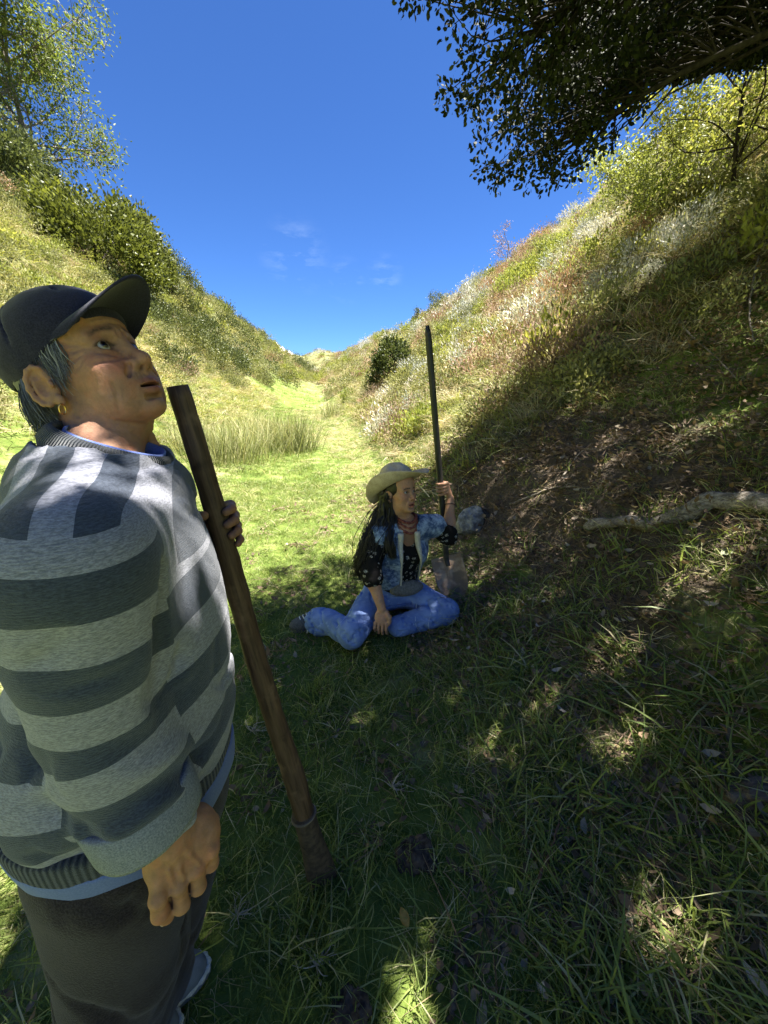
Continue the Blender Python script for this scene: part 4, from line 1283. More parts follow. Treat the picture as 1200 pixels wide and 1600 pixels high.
def standing_woman():
    ROOT = np.array((-0.50, 0.48, 0.0)); ROOT[2] = Z(-0.5, 0.48)
    root = empty('person', ROOT, 'older person in navy cap and striped grey sweater standing at left, gripping a pole', 'person')
    def child(name, V, F, mat, parent=root, smooth=True, attrs=None, mi=None):
        o = obj(name, mk_mesh(name, V, F, mat, smooth, attrs, mi), parent)
        if parent is root: o.location = -Vector(ROOT)
        return o
    f = norm((0.92, 0.39, 0)); r = np.array((f[1], -f[0], 0))       # facing, her right
    neck = np.array((-0.424, 0.580, 1.260))
    # ---- head
    HC = at(131, 578, 0.600)
    AZ = R(-8); PIT = R(25)
    HM = head_matrix(HC, AZ, PIT, R(-2)); HM[:3, :3] *= 0.89; Hi = np.linalg.inv(HM)
    nb = xf(Hi, neck[None])[0]
    V, Q, col = make_head(True, nb, 0.056)
    body = MB(); cols = []
    body.add(xf(HM, V), None, Q); cols.append(col)
    # ---- trunk and limbs beneath the clothes
    SR = np.array((-0.328, 0.375, 1.196)); EL = np.array((-0.350, 0.388, 0.985)); WR = np.array((-0.308, 0.368, 0.800))
    SL = np.array((-0.482, 0.700, 1.200))
    gp = POLE_TOP + (POLE_BOT - POLE_TOP) * 0.190            # where the left hand holds the pole
    paxis = norm(POLE_TOP - POLE_BOT)
    camd = norm(np.array((0, 0, CAM_H)) - gp)
    WL = gp - camd * 0.050 + np.array((-0.050, 0.0, -0.050)); ELL = np.array((-0.45, 0.735, 0.985))
    under = Grid((-0.72, 0.28, 0.02), (-0.22, 0.82, 1.30), 0.012)
    under.frame_ell((-0.405, 0.535, 1.08), [f, r, (0, 0, 1)], (0.10, 0.155, 0.20), 0.01)
    under.frame_ell((-0.415, 0.53, 0.85), [f, r, (0, 0, 1)], (0.11, 0.13, 0.22), 0.05)
    under.chain([SR, EL, WR], [0.045, 0.040, 0.028], 0.03); under.chain([SL, ELL, WL], [0.045, 0.040, 0.028], 0.03)
    under.chain([(-0.44, 0.47, 0.66), (-0.47, 0.435, 0.40), (-0.55, 0.43, 0.10)], [0.07, 0.06, 0.045], 0.03)
    under.chain([(-0.46, 0.58, 0.66), (-0.48, 0.565, 0.40), (-0.56, 0.52, 0.10)], [0.07, 0.06, 0.045], 0.03)
    under.cap(neck + (0, 0, -0.1), neck, 0.06, 0.055, 0.04)
    V, Q = under.mesh(1); body.add(V, None, Q); cols.append(np.tile((0.36, 0.21, 0.13), (len(V), 1)))
    # ---- right hand, hanging, back of the hand to the camera
    d = norm((0.24, -0.22, -0.95)); cd = norm(np.array((0, 0, CAM_H)) - (WR + d * 0.07))
    b = norm(cd - d * np.dot(d, cd)); s = np.cross(b, d)               # s points to the image right
    if s[0] < 0: s = -s
    W0 = WR + s * 0.012
    def hp(u, v, w): return W0 + d * u * 0.98 + s * v * 1.25 + b * w * 1.05                 # along, across, towards the camera
    h = Grid(W0 - 0.16, W0 + 0.16, 0.0019)
    h.chain([WR - norm(WR - EL) * 0.05, W0, hp(0.02, 0, 0)], [0.033, 0.029, 0.030], 0.01)
    h.frame_ell(hp(0.046, 0.006, -0.003), [d, s, b], (0.046, 0.048, 0.0205), 0.015)
    h.frame_ell(hp(0.040, 0.026, -0.006), [d, s, b], (0.036, 0.028, 0.021), 0.012)
    kn = [(-0.026, 0.080), (-0.006, 0.084), (0.0135, 0.080), (0.0315, 0.070)]
    nail_at = None
    for i, (v, u) in enumerate(kn):
        h.cap(hp(0.018, v * 0.45, 0.008), hp(u - 0.004, v, 0.0065), 0.0092, 0.0102, 0.008)     # metacarpal ridge
        h.ell(hp(u - 0.002, v, 0.0085), 0.0108, 0.006)                                        # knuckle
        if i == 0:
            p = [hp(u, v, 0.003), hp(u + 0.026, v - 0.002, -0.003), hp(u + 0.046, v + 0.002, -0.014)]; rr = [0.0112, 0.0108, 0.0094]
            nail_at = p
        else:
            q = (0, 0.036, 0.033, 0.026)[i]
            p = [hp(u, v, 0.003), hp(u + q, v - 0.003, -0.006), hp(u + q * 0.7, v - 0.010, -0.030), hp(u - 0.008, v - 0.010, -0.036)]; rr = [0.0106, 0.0100, 0.0094, 0.0084]
        h.chain(p, rr, 0.0022)
        h.ell(p[1], rr[1] * 1.10, 0.003)
    h.chain([hp(0.022, 0.030, -0.012), hp(0.052, 0.040, -0.024), hp(0.078, 0.030, -0.034), hp(0.094, 0.016, -0.038)], [0.015, 0.0125, 0.0105, 0.009], 0.008)
    for (v0, v1, u0, u1) in ((-0.013, -0.016, 0.03, 0.075), (0.004, 0.008, 0.035, 0.072), (0.018, 0.027, 0.035, 0.066)):
        h.chain([hp(u0, v0, 0.0250), hp((u0 + u1) / 2, (v0 + v1) / 2 + 0.002, 0.0235), hp(u1, v1, 0.0205)], [0.0012, 0.0016, 0.0012], 0.006, 'sub')
    for (v0, v1, u0, u1) in ((-0.004, -0.010, 0.012, 0.072), (0.010, 0.017, 0.018, 0.066), (0.004, 0.000, 0.03, 0.07)):
        h.chain([hp(u0, v0, 0.0185), hp((u0 + u1) / 2, (v0 + v1) / 2 - 0.003, 0.0205), hp(u1, v1, 0.0165)], [0.0014, 0.0020, 0.0014], 0.004)
    h.displace(lambda x, y, z: 0.0012 * vn3(x * 130, y * 130, z * 60))
    V, Q = h.mesh(1)
    hc = np.tile((0.34, 0.180, 0.105), (len(V), 1)) * (1 + 0.3 * vn3(V[:, 0] * 90, V[:, 1] * 90, V[:, 2] * 90)[:, None])
    body.add(V, None, Q); cols.append(hc)
    # ---- left hand round the pole
    h2 = Grid(np.minimum(gp, WL) - 0.09, np.maximum(gp, WL) + 0.09, 0.0021)
    h2.chain([WL + norm(ELL - WL) * 0.06, WL, WL + (gp - WL) * 0.3], [0.031, 0.027, 0.024], 0.01)
    pr = POLE_R(0.190)
    tips = grip_hand(h2, gp, paxis, camd, pr, 192, -1, WL, 1.0)
    V, Q = h2.mesh(1)
    body.add(V, None, Q); cols.append(np.tile((0.27, 0.145, 0.095), (len(V), 1)))
    me = body.mesh('body', M_skin_old, True)
    a = me.attributes.new('col', 'FLOAT_COLOR', 'POINT'); a.data.foreach_set('color', rgba(np.concatenate(cols)).astype(np.float32).ravel())
    bo = obj('body', me, root); bo.location = -Vector(ROOT)
    for sgn in (1, -1):
        V, Q, c = eyeball((1.0, -0.22, 0.10), c=(0.0752, sgn * 0.031, 0))
        child('eye', xf(HM, V), Q, M_eye, bo, True, {'col': rgba(c)})
    # finger nail
    p = nail_at; nd = norm(p[2] - p[1]); nb_ = norm(-s * 1.0 + b * 0.30); ns = np.cross(nd, nb_)
    g = Grid(p[2] - 0.03, p[2] + 0.03, 0.001)
    g.frame_ell(p[2] - nd * 0.001 + nb_ * 0.0066, [nd, ns, nb_], (0.0070, 0.0052, 0.0034), 0.001)
    V, Q = g.mesh(0); child('fingernail', V, Q, M_nail, bo)
    # ---- hair: grey, short, from under the cap
    rng = np.random.RandomState(5)
    hb = MB()
    g = Grid((-0.13, -0.1, -0.13), (0.06, 0.1, 0.08), 0.004)
    g.ell((-0.030, 0, 0.010), (0.080, 0.0795, 0.085), 0.01)
    g.ell((-0.062, 0, -0.055), (0.042, 0.058, 0.050), 0.03)
    for s_ in (1, -1): g.ell((-0.006, s_ * 0.088, -0.026), (0.034, 0.022, 0.036), 0.008, 'sub')
    g.half((0.020, 0, 0), (1, 0, 0.0), 0.006)
    g.half((0.006, 0, -0.03), (1, 0, -0.9), 0.01)
    g.displace(lambda x, y, z: 0.006 * vn3(x * 120, y * 120, z * 25))
    V, Q = g.mesh(1); hb.add(xf(HM, V), None, Q, rnd=0.12)
    for s_ in (1, -1):
        # in front of the ear
        n = 280
        u = rng.rand(n); x0 = 0.012 + 0.034 * u
        ro = np.stack([x0, s_ * (0.0745 - 0.006 * u), np.full(n, 0.036)], -1)
        mi = np.stack([x0 - 0.004, s_ * (0.0775 - 0.008 * u), 0.010 - 0.006 * rng.rand(n)], -1)
        en = np.stack([0.010 + 0.022 * u + 0.006 * rng.rand(n), s_ * (0.0735 - 0.004 * u), -0.010 - 0.032 * (1 - u) * rng.rand(n) - 0.004], -1)
        strands(hb, xf(HM, ro), xf(HM, mi), xf(HM, en), 0.0008, rng, 7, np.clip(rng.rand(n) ** 2 * 1.3, 0, 1), 0.0035)
        # behind the ear to the nape
        n = 300
        u = rng.rand(n); ang = R(100) + u * R(80)
        rx, ry = 0.095, 0.079
        ro = np.stack([-0.012 + rx * np.cos(ang), s_ * ry * np.sin(ang), 0.02 - 0.045 * u], -1)
        mi = np.stack([-0.020 + rx * 1.0 * np.cos(ang), s_ * ry * 1.02 * np.sin(ang), -0.035 - 0.030 * u], -1)
        en = np.stack([-0.022 + rx * (0.86 + 0.25 * rng.rand(n)) * np.cos(ang), s_ * ry * 0.86 * np.sin(ang), -0.055 - 0.045 * rng.rand(n)], -1)
        strands(hb, xf(HM, ro), xf(HM, mi), xf(HM, en), 0.0012, rng, 7, np.clip(rng.rand(n) ** 2 * 0.9, 0, 1), 0.005)
        # wisps on the temple
        n = 0
        ro = np.stack([0.060 + 0.02 * rng.rand(n), np.full(n, s_ * 0.062), np.full(n, 0.034)], -1)
        en = ro + np.stack([rng.normal(0, .006, n) - 0.006, s_ * (0.006 + 0 * rng.rand(n)), -0.038 - 0.02 * rng.rand(n)], -1)
        strands(hb, xf(HM, ro), xf(HM, (ro + en) / 2 + np.array((0.002, s_ * 0.005, 0))), xf(HM, en), 0.0004, rng, 6, None, 0.002)
    ho = obj('hair', hb.mesh('hair', hair_mat('grey_hair', (0.012, 0.012, 0.012), (0.36, 0.36, 0.36)), True), root); ho.location = -Vector(ROOT)
    # ---- cap
    M_cap = cloth_mat('navy_cap_cloth', (0.013, 0.013, 0.026), (0.030, 0.029, 0.054), 500, 0.85, 0.15, big=0.3)
    g = Grid((-0.135, -0.11, -0.075), (0.12, 0.11, 0.16), 0.003)
    g.ell((-0.014, 0, 0.038), (0.1105, 0.0885, 0.090), 0.01)
    g.ell((0.022, 0, 0.060), (0.072, 0.072, 0.050), 0.03)
    for q in range(6):
        a_ = R(30 + 60 * q); g.chain([(-0.012 + 0.112 * math.cos(a_), 0.09 * math.sin(a_), 0.04), (-0.012 + 0.088 * math.cos(a_), 0.07 * math.sin(a_), 0.10), (-0.012, 0, 0.128)], [0.0012] * 3, 0.004, 'sub')
    g.displace(lambda x, y, z: 0.003 * vn3(x * 28, y * 28, z * 28) + 0.0012 * vn3(x * 70, y * 70, z * 70))
    g.half((0.06, 0, 0.030), (0.36, 0, -1.0), 0.003)
    g.half((-0.035, 0, 0.001), (-0.10, 0, -1.0), 0.003)
    g.ell((-0.014, 0, 0.028), (0.1030, 0.0815, 0.088), 0.001, 'sub')
    V, Q = g.mesh(1)
    capo = child('cap', xf(HM, V), Q, M_cap)
    # brim: a curved stiff sheet with thickness
    nu, nv = 41, 14
    A = np.linspace(-R(77), R(77), nu); T = np.linspace(0, 1, nv)
    AA, TT = np.meshgrid(A, T, indexing='ij')
    bx = -0.010 + 0.094 * np.cos(AA); by = 0.0820 * np.sin(AA)
    ext = 0.098 * np.cos(AA * 0.92) ** 0.62
    X = bx + TT * ext + 0.004; Y = by * (1 - 0.10 * TT)
    Zb = 0.044 - 0.022 * (np.abs(Y) / 0.083) ** 1.8 * (0.75 + 0.35 * TT) - 0.010 * TT + 0.30 * np.clip(-(bx - 0.05), 0, 1) * 0
    top = np.stack([X, Y, Zb], -1).reshape(-1, 3); bot = top - np.array((0, 0, 0.0042))
    Vb = np.concatenate([top, bot]); N_ = nu * nv
    ca, sa_ = math.cos(R(11)), math.sin(R(11)); q_ = Vb - np.array((0.0, 0, 0.026))
    Vb = np.stack([q_[:, 0] * ca - q_[:, 2] * sa_, q_[:, 1], q_[:, 0] * sa_ + q_[:, 2] * ca + 0.026], -1)
    i = np.arange(nu - 1)[:, None] * nv + np.arange(nv - 1)[None, :]
    qt = np.stack([i, i + nv, i + nv + 1, i + 1], -1).reshape(-1, 4); qb = qt[:, ::-1] + N_
    e1 = np.arange(nu - 1) * nv + nv - 1
    qe = np.stack([e1, e1 + nv, e1 + nv + N_, e1 + N_], -1)
    e0 = np.arange(nv - 1); q0 = np.stack([e0, e0 + 1, e0 + 1 + N_, e0 + N_], -1)
    e2 = (nu - 1) * nv + np.arange(nv - 1); q2 = np.stack([e2 + 1, e2, e2 + N_, e2 + 1 + N_], -1)
    child('brim', xf(HM, Vb), np.concatenate([qt, qb, qe, q0, q2]), M_cap, capo)
    # earring
    er = xf(HM, np.array([(0.000, -0.0835, -0.056)]))[0]
    a_ = np.linspace(0, 2 * PI, 22); ring = er + np.stack([0.0050 * np.sin(a_) * 0.2, 0.0050 * np.sin(a_) * 0.9, 0.0070 * np.cos(a_) - 0.0065], -1)
    v, t_, q = tube(ring, 0.0011, 6, False)
    g = NT('gold'); child('earring', v, q, g.bsdf((0.75, 0.48, 0.16), 0.25, None, 0.5, Metallic=1.0))

    # ---- sweater
    CF = np.array((-0.322, 0.3755, 0.822))                  # cuff end
    sw = Grid((-0.69, 0.22, 0.64), (-0.16, 0.85, 1.34), 0.0052)
    ax3 = [f, r, (0, 0, 1)]
    sw.frame_ell((-0.408, 0.548, 1.10), ax3, (0.130, 0.175, 0.170), 0.01)
    sw.frame_ell((-0.410, 0.540, 0.96), ax3, (0.141, 0.186, 0.19), 0.06)
    sw.frame_ell((-0.448, 0.522, 0.825), ax3, (0.172, 0.190, 0.16), 0.06)
    sw.chain([SR + np.array((-0.01, 0.01, -0.005)), neck + np.array((0, 0, -0.035)), SL], [0.070, 0.088, 0.066], 0.07)
    torso_only = sw.F.copy()
    arm = [SR, np.array((-0.338, 0.378, 1.10)), EL, np.array((-0.337, 0.381, 0.900)), CF]
    sw.chain(arm, [0.066, 0.070, 0.067, 0.064, 0.054], 0.010, first_k=0.055)
    sw.chain([SL, ELL, WL + norm(ELL - WL) * 0.05], [0.075, 0.068, 0.05], 0.03)
    # folds: bunching at elbow and cuff, drag lines across the belly
    axd = norm(CF - SR)
    def folds(x, y, z):
        P = np.stack([x, y, z], -1)
        sarm = (P - SR) @ axd
        near = np.exp(-(np.linalg.norm(P - (SR + axd * np.clip(sarm, 0, .5)[:, None]), axis=1) / 0.10) ** 4)
        w1 = 0.0075 * np.sin(sarm * 92 + 9 * vn3(x * 9, y * 9, z * 9) + (P @ r) * 30) * sstep(0.15, 0.30, sarm) * near
        cr = np.abs(vn3(x * 7 + 2, y * 7, z * 10 + x * 4)) + 0.5 * np.abs(vn3(x * 15, y * 15 + 4, z * 22 - x * 8))
        w2 = 0.010 * vn3(x * 9, y * 9, z * 8) + 0.065 * (0.2 - np.minimum(cr, 0.2)) - 0.004
        return w1 + w2
    sw.displace(folds)
    sw.groove([at(250, 880, 0.45), at(258, 960, 0.46), at(264, 1040, 0.475), at(270, 1120, 0.49)], 0.013, 0.018, 0.002, 14)
    sw.groove([at(205, 880, 0.44), at(240, 910, 0.45), at(262, 960, 0.46)], 0.007, 0.014, 0.002, 9)
    sw.half((-0.40, 0.53, 0.755), (0.05, 0.02, -1), 0.004)
    # neck opening
    sw.cap(neck + np.array((0.004, 0.002, -0.02)), neck + np.array((0.03, 0.01, 0.12)), 0.080, 0.092, 0.008, 'sub')
    V, Q = sw.mesh(1)
    # stripe coordinate: round the trunk, along the sleeve, upright over the yoke
    def seg_dist(P, pts):
        best = np.full(len(P), 9.0); along = np.zeros(len(P)); acc = 0
        for i in range(len(pts) - 1):
            ab = pts[i + 1] - pts[i]; l = np.linalg.norm(ab); t = np.clip((P - pts[i]) @ ab / l ** 2, 0, 1)
            dd = np.linalg.norm(P - (pts[i] + t[:, None] * ab), axis=1)
            m = dd < best; best[m] = dd[m]; along[m] = acc + t[m] * l; acc += l
        return best, along
    dr_, al = seg_dist(V, arm)
    dl_, al2 = seg_dist(V, [SL, ELL, WL])
    uf = (V - neck) @ f; ur = (V - neck) @ r
    st_torso = (1.20 - V[:, 2]) / 0.060 + 0.18 * uf / 0.06 + 0.55
    st_arm = np.where(al <= 1e-4, (V - SR) @ norm(EL - SR), al) / 0.053 + 0.53
    up = (V - SR) @ norm(SR - np.array((-0.343, 0.378, 1.10)))
    m_yoke = V[:, 2] - 1.150 - 0.10 * np.clip(ur - 0.13, 0, 1)
    st_yoke = (uf + 0.10) / 0.033
    uarm = (V - SR) @ norm(EL - SR)
    gt = Grid((0, 0, 0), (0.01, 0.01, 0.01), 0.01); gt.lo, gt.h, gt.n, gt.F = sw.lo, sw.h, sw.n, torso_only
    m_arm = np.minimum(np.minimum(gt.val(V) - (dr_ - 0.070), ur - 0.05), uarm + 0.028)
    m_cap = np.minimum(np.minimum(ur - 0.130, uarm + 0.056), -0.028 - uarm)
    t = NT('striped_knit')
    nn = t.noise(5, 3, 0.5)
    def is_light(a_):
        return t.math('GREATER_THAN', t.math('FRACT', t.math('MULTIPLY', t.math('ADD', t.attr(a_), t.math('MULTIPLY', nn, 0.06)), 0.5)), 0.5)
    def pick(m_, a_, b_):
        nd_ = t.n('Mix'); nd_.data_type = 'FLOAT'
        t.set(nd_.inputs[0], t.math('GREATER_THAN', t.attr(m_), 0.0)); t.set(nd_.inputs[2], b_); t.set(nd_.inputs[3], a_); return nd_.outputs[0]
    band = pick('m_a', is_light('st_a'), pick('m_c', 1.0, pick('m_y', is_light('st_y'), is_light('st_t'))))
    heather = t.noise(520, 3, 0.75, t.mapv(t.coord(), (0.35, 0.35, 1.5))); hz = t.noise(90, 4, 0.6, t.mapv(t.coord(), (1, 1, 3)))
    light = t.mix(t.rng(heather, 0.35, 0.65), (0.142, 0.148, 0.180), (0.285, 0.292, 0.34))
    dark = t.mix(t.rng(heather, 0.35, 0.65), (0.030, 0.038, 0.056), (0.058, 0.071, 0.098))
    colr = t.mix(band, dark, light)
    colr = t.mix(0.35, colr, t.ramp(hz, [(0.3, (0.6, 0.6, 0.6)), (0.7, (1.25, 1.25, 1.25))]), 'MULTIPLY')
    wv = t.n('TexWave', Scale=95, Distortion=1.5); wv.bands_direction = 'Z'; wv.inputs['Detail Scale'].default_value = 3
    t.t.links.new(t.coord(), wv.inputs['Vector'])
    hgt = t.math('ADD', t.math('MULTIPLY', wv.outputs['Fac'], 0.16), t.math('MULTIPLY', heather, 1.0))
    M_knit = t.bsdf(colr, 0.95, t.bump(hgt, 0.55, 0.0022), 0.08, Sheen_Weight=0.25, Sheen_Roughness=0.5)
    swo = child('sweater', V, Q, M_knit, attrs={'st_t': st_torso, 'st_a': st_arm, 'st_y': st_yoke, 'm_a': m_arm, 'm_c': m_cap, 'm_y': m_yoke})
    # ribbed trims
    def rib_mat(name, c1, c2, count):
        t = NT(name)
        a_ = t.attr('ang'); wv = t.math('SINE', t.math('MULTIPLY', a_, 2 * PI * count))
        n1 = t.noise(600, 2, 0.6)
        colr = t.mix(t.rng(n1, 0.3, 0.7), c1, c2)
        return t.bsdf(colr, 0.95, t.bump(t.math('ADD', wv, n1), 0.8, 0.002), 0.08, Sheen_Weight=0.2)
    M_rib = rib_mat('ribbed_knit', (0.028, 0.033, 0.040), (0.055, 0.062, 0.072), 130)
    def ring_band(c, fwd, side, upv, rx, ry, prof, n=120):
        """profile: list of (radial offset, height)"""
        a_ = np.arange(n) * 2 * PI / n; m = len(prof)
        V = np.array([[np.asarray(c) + fwd * (rx + p[0]) * math.cos(q) + side * (ry + p[0]) * math.sin(q) + np.asarray(upv) * p[1] for p in prof] for q in a_]).reshape(-1, 3)
        i = np.arange(n)[:, None] * m; j = np.arange(m - 1)[None, :]; i2 = (np.arange(n) + 1)[:, None] % n * m
        Q = np.stack([i + j, i2 + j, i2 + j + 1, i + j + 1], -1).reshape(-1, 4)
        return V, Q, np.repeat(a_ / (2 * PI), m)
    nd = norm(np.array((0.38, 0.16, 1.0))); nf = norm(f - nd * np.dot(f, nd)); nr = np.cross(nf, nd)
    prof = [(0.014, -0.026), (0.017, -0.014), (0.011, 0.000), (0.004, 0.006), (-0.001, 0.002), (0.001, -0.014), (0.004, -0.03)]
    V, Q, an = ring_band(neck + np.array((0.020, 0.008, 0.036)), nf, nr, nd, 0.070, 0.070, prof)
    child('collar', V, Q, M_rib, swo, attrs={'ang': an})
    # bottom rib follows the hem
    def band_from(F0, z0, z1, grow, hh=0.0052, wob=0.003):
        g = Grid((-0.69, 0.22, 0.60), (-0.16, 0.85, 0.84), hh)
        g.frame_ell((-0.452, 0.520, 0.775), ax3, (0.168 + grow, 0.188 + grow, 0.26), 0.05)
        g.displace(lambda x, y, z: wob * 2 * vn3(x * 14, y * 14, z * 6))
        g.half((-0.42, 0.53, z1), (-0.03, -0.01, 1), 0.004); g.half((-0.42, 0.53, z0), (0.05, 0.02, -1), 0.004)
        return g.mesh(1)
    V, Q = band_from(None, 0.728, 0.788, 0.003)
    an = np.arctan2((V - np.array((-0.452, 0.52, 0))) @ r, (V - np.array((-0.452, 0.52, 0))) @ f) / (2 * PI)
    child('waistband', V, Q, M_rib, swo, attrs={'ang': an})
    # turned-up cuff
    cu = norm(CF - np.array((-0.341, 0.381, 0.900))); cf_ = norm(np.cross(cu, (0, 0.3, 1))); cr_ = np.cross(cu, cf_)
    prof = [(-0.012, 0.010), (-0.001, 0.016), (0.0025, 0.0155), (0.0035, 0.010), (0.005, -0.010), (0.006, -0.036), (0.004, -0.040), (-0.001, -0.041), (-0.012, -0.036)]
    V, Q, an = ring_band(CF - cu * 0.004, cf_, cr_, cu, 0.0625, 0.0625, prof, 90)
    V = V + 0.004 * np.stack([vn3(V[:, 0] * 20, V[:, 1] * 20, V[:, 2] * 20)] * 3, -1)
    child('cuff', V, Q, simple_mat('cuff_knit', (0.125, 0.140, 0.165), (0.25, 0.27, 0.305), 500, 0.95, 0.5, 0.002, 0.08), swo)
    # ---- blue shirt: collar edge and hem that show
    M_shirt = cloth_mat('blue_shirt_cloth', (0.085, 0.125, 0.33), (0.12, 0.17, 0.42), 400, 0.8, 0.15)
    sh = MB()
    prof = [(0.000, -0.030), (0.000, -0.004), (-0.003, 0.012), (-0.006, 0.013), (-0.007, -0.004), (-0.007, -0.03)]
    V, Q, an = ring_band(neck + np.array((0.021, 0.009, 0.028)), nf, nr, nd, 0.067, 0.068, prof, 80)
    V = V + 0.004 * np.stack([vn3(V[:, 0] * 22, V[:, 1] * 22, V[:, 2] * 5)] * 3, -1)
    sh.add(V, None, Q)
    so = obj('shirt', sh.mesh('shirt', M_shirt, True), root); so.location = -Vector(ROOT)
    V, Q = band_from(None, 0.692, 0.755, 0.005, 0.0052, 0.006); child('shirt_hem', V, Q, M_shirt, so)
    # ---- trousers
    tr = Grid((-0.78, 0.25, 0.02), (-0.2, 0.82, 0.80), 0.0065)
    tr.frame_ell((-0.450, 0.520, 0.68), ax3, (0.154, 0.174, 0.17), 0.01)
    tr.chain([(-0.440, 0.445, 0.66), (-0.475, 0.432, 0.38), (-0.560, 0.420, 0.07)], [0.112, 0.098, 0.094], 0.02)
    tr.chain([(-0.455, 0.600, 0.66), (-0.475, 0.575, 0.38), (-0.550, 0.520, 0.07)], [0.112, 0.096, 0.090], 0.02)
    tr.displace(lambda x, y, z: 0.016 * vn3(x * 10, y * 10, z * 5 + x * 6) + 0.07 * (0.2 - np.minimum(np.abs(vn3(x * 8 + 3, y * 8, z * 7 + x * 8)) + 0.4 * np.abs(vn3(x * 17, y * 17, z * 18 - x * 12)), 0.2)) - 0.006)
    tr.half((0, 0, 0.748), (0, 0, 1), 0.004); tr.half((0, 0, 0.055), (0, 0, -1), 0.004)
    V, Q = tr.mesh(1)
    child('trousers', V, Q, cloth_mat('dark_fleece', (0.016, 0.012, 0.014), (0.036, 0.029, 0.032), 330, 0.95, 0.9, big=0.5))
    # ---- clogs
    M_clog = simple_mat('grey_clog_rubber', (0.10, 0.12, 0.15), (0.15, 0.175, 0.21), 30, 0.6, 0.1, 0.002, 0.3)
    M_lining = simple_mat('pale_fleece_lining', (0.42, 0.42, 0.38), (0.62, 0.61, 0.56), 200, 0.95, 0.6, 0.004, 0.1)
    for sgn, ank in ((1, np.array((-0.600, 0.495, 0.0))), (-1, np.array((-0.620, 0.400, 0.0)))):
        dz = Z(ank[0], ank[1]); A3 = [f, r, (0, 0, 1)]
        g = Grid(ank + (-0.15, -0.12, -0.02 + dz), ank + (0.27, 0.2, 0.14 + dz), 0.004)
        o_ = ank + np.array((0, 0, dz))
        g.frame_ell(o_ + f * 0.085 + (0, 0, 0.036), A3, (0.095, 0.050, 0.048), 0.01)
        g.frame_ell(o_ + f * -0.01 + (0, 0, 0.034), A3, (0.075, 0.040, 0.045), 0.03)
        g.frame_ell(o_ + f * 0.05 + (0, 0, 0.014), A3, (0.138, 0.054, 0.020), 0.01)
        g.half(o_ + (0, 0, 0.002), (0, 0, -1), 0.003)
        for (u, v) in ((0.10, 0.022), (0.10, -0.022), (0.125, 0), (0.075, 0.0), (0.14, 0.026), (0.14, -0.026), (0.12, 0.04), (0.12, -0.04)):
            g.cap(o_ + f * u + r * v + (0, 0, 0.05), o_ + f * u + r * v + (0, 0, 0.11), 0.0042, 0.0042, 0.002, 'sub')
        V, Q = g.mesh(1)
        so = child('clog', V, Q, M_clog)
        a_ = np.linspace(-1.9, 1.9, 40)
        P = o_ + f[None] * (0.058 + 0.125 * np.cos(a_))[:, None] + r[None] * (0.050 * np.sin(a_))[:, None] + np.array((0, 0, 0.030))
        v, t_, q = tube(P, 0.006 + 0.002 * np.sin(np.arange(40) * 2.1), 7); child('lining', v, [q, t_], M_lining, so)
    return root

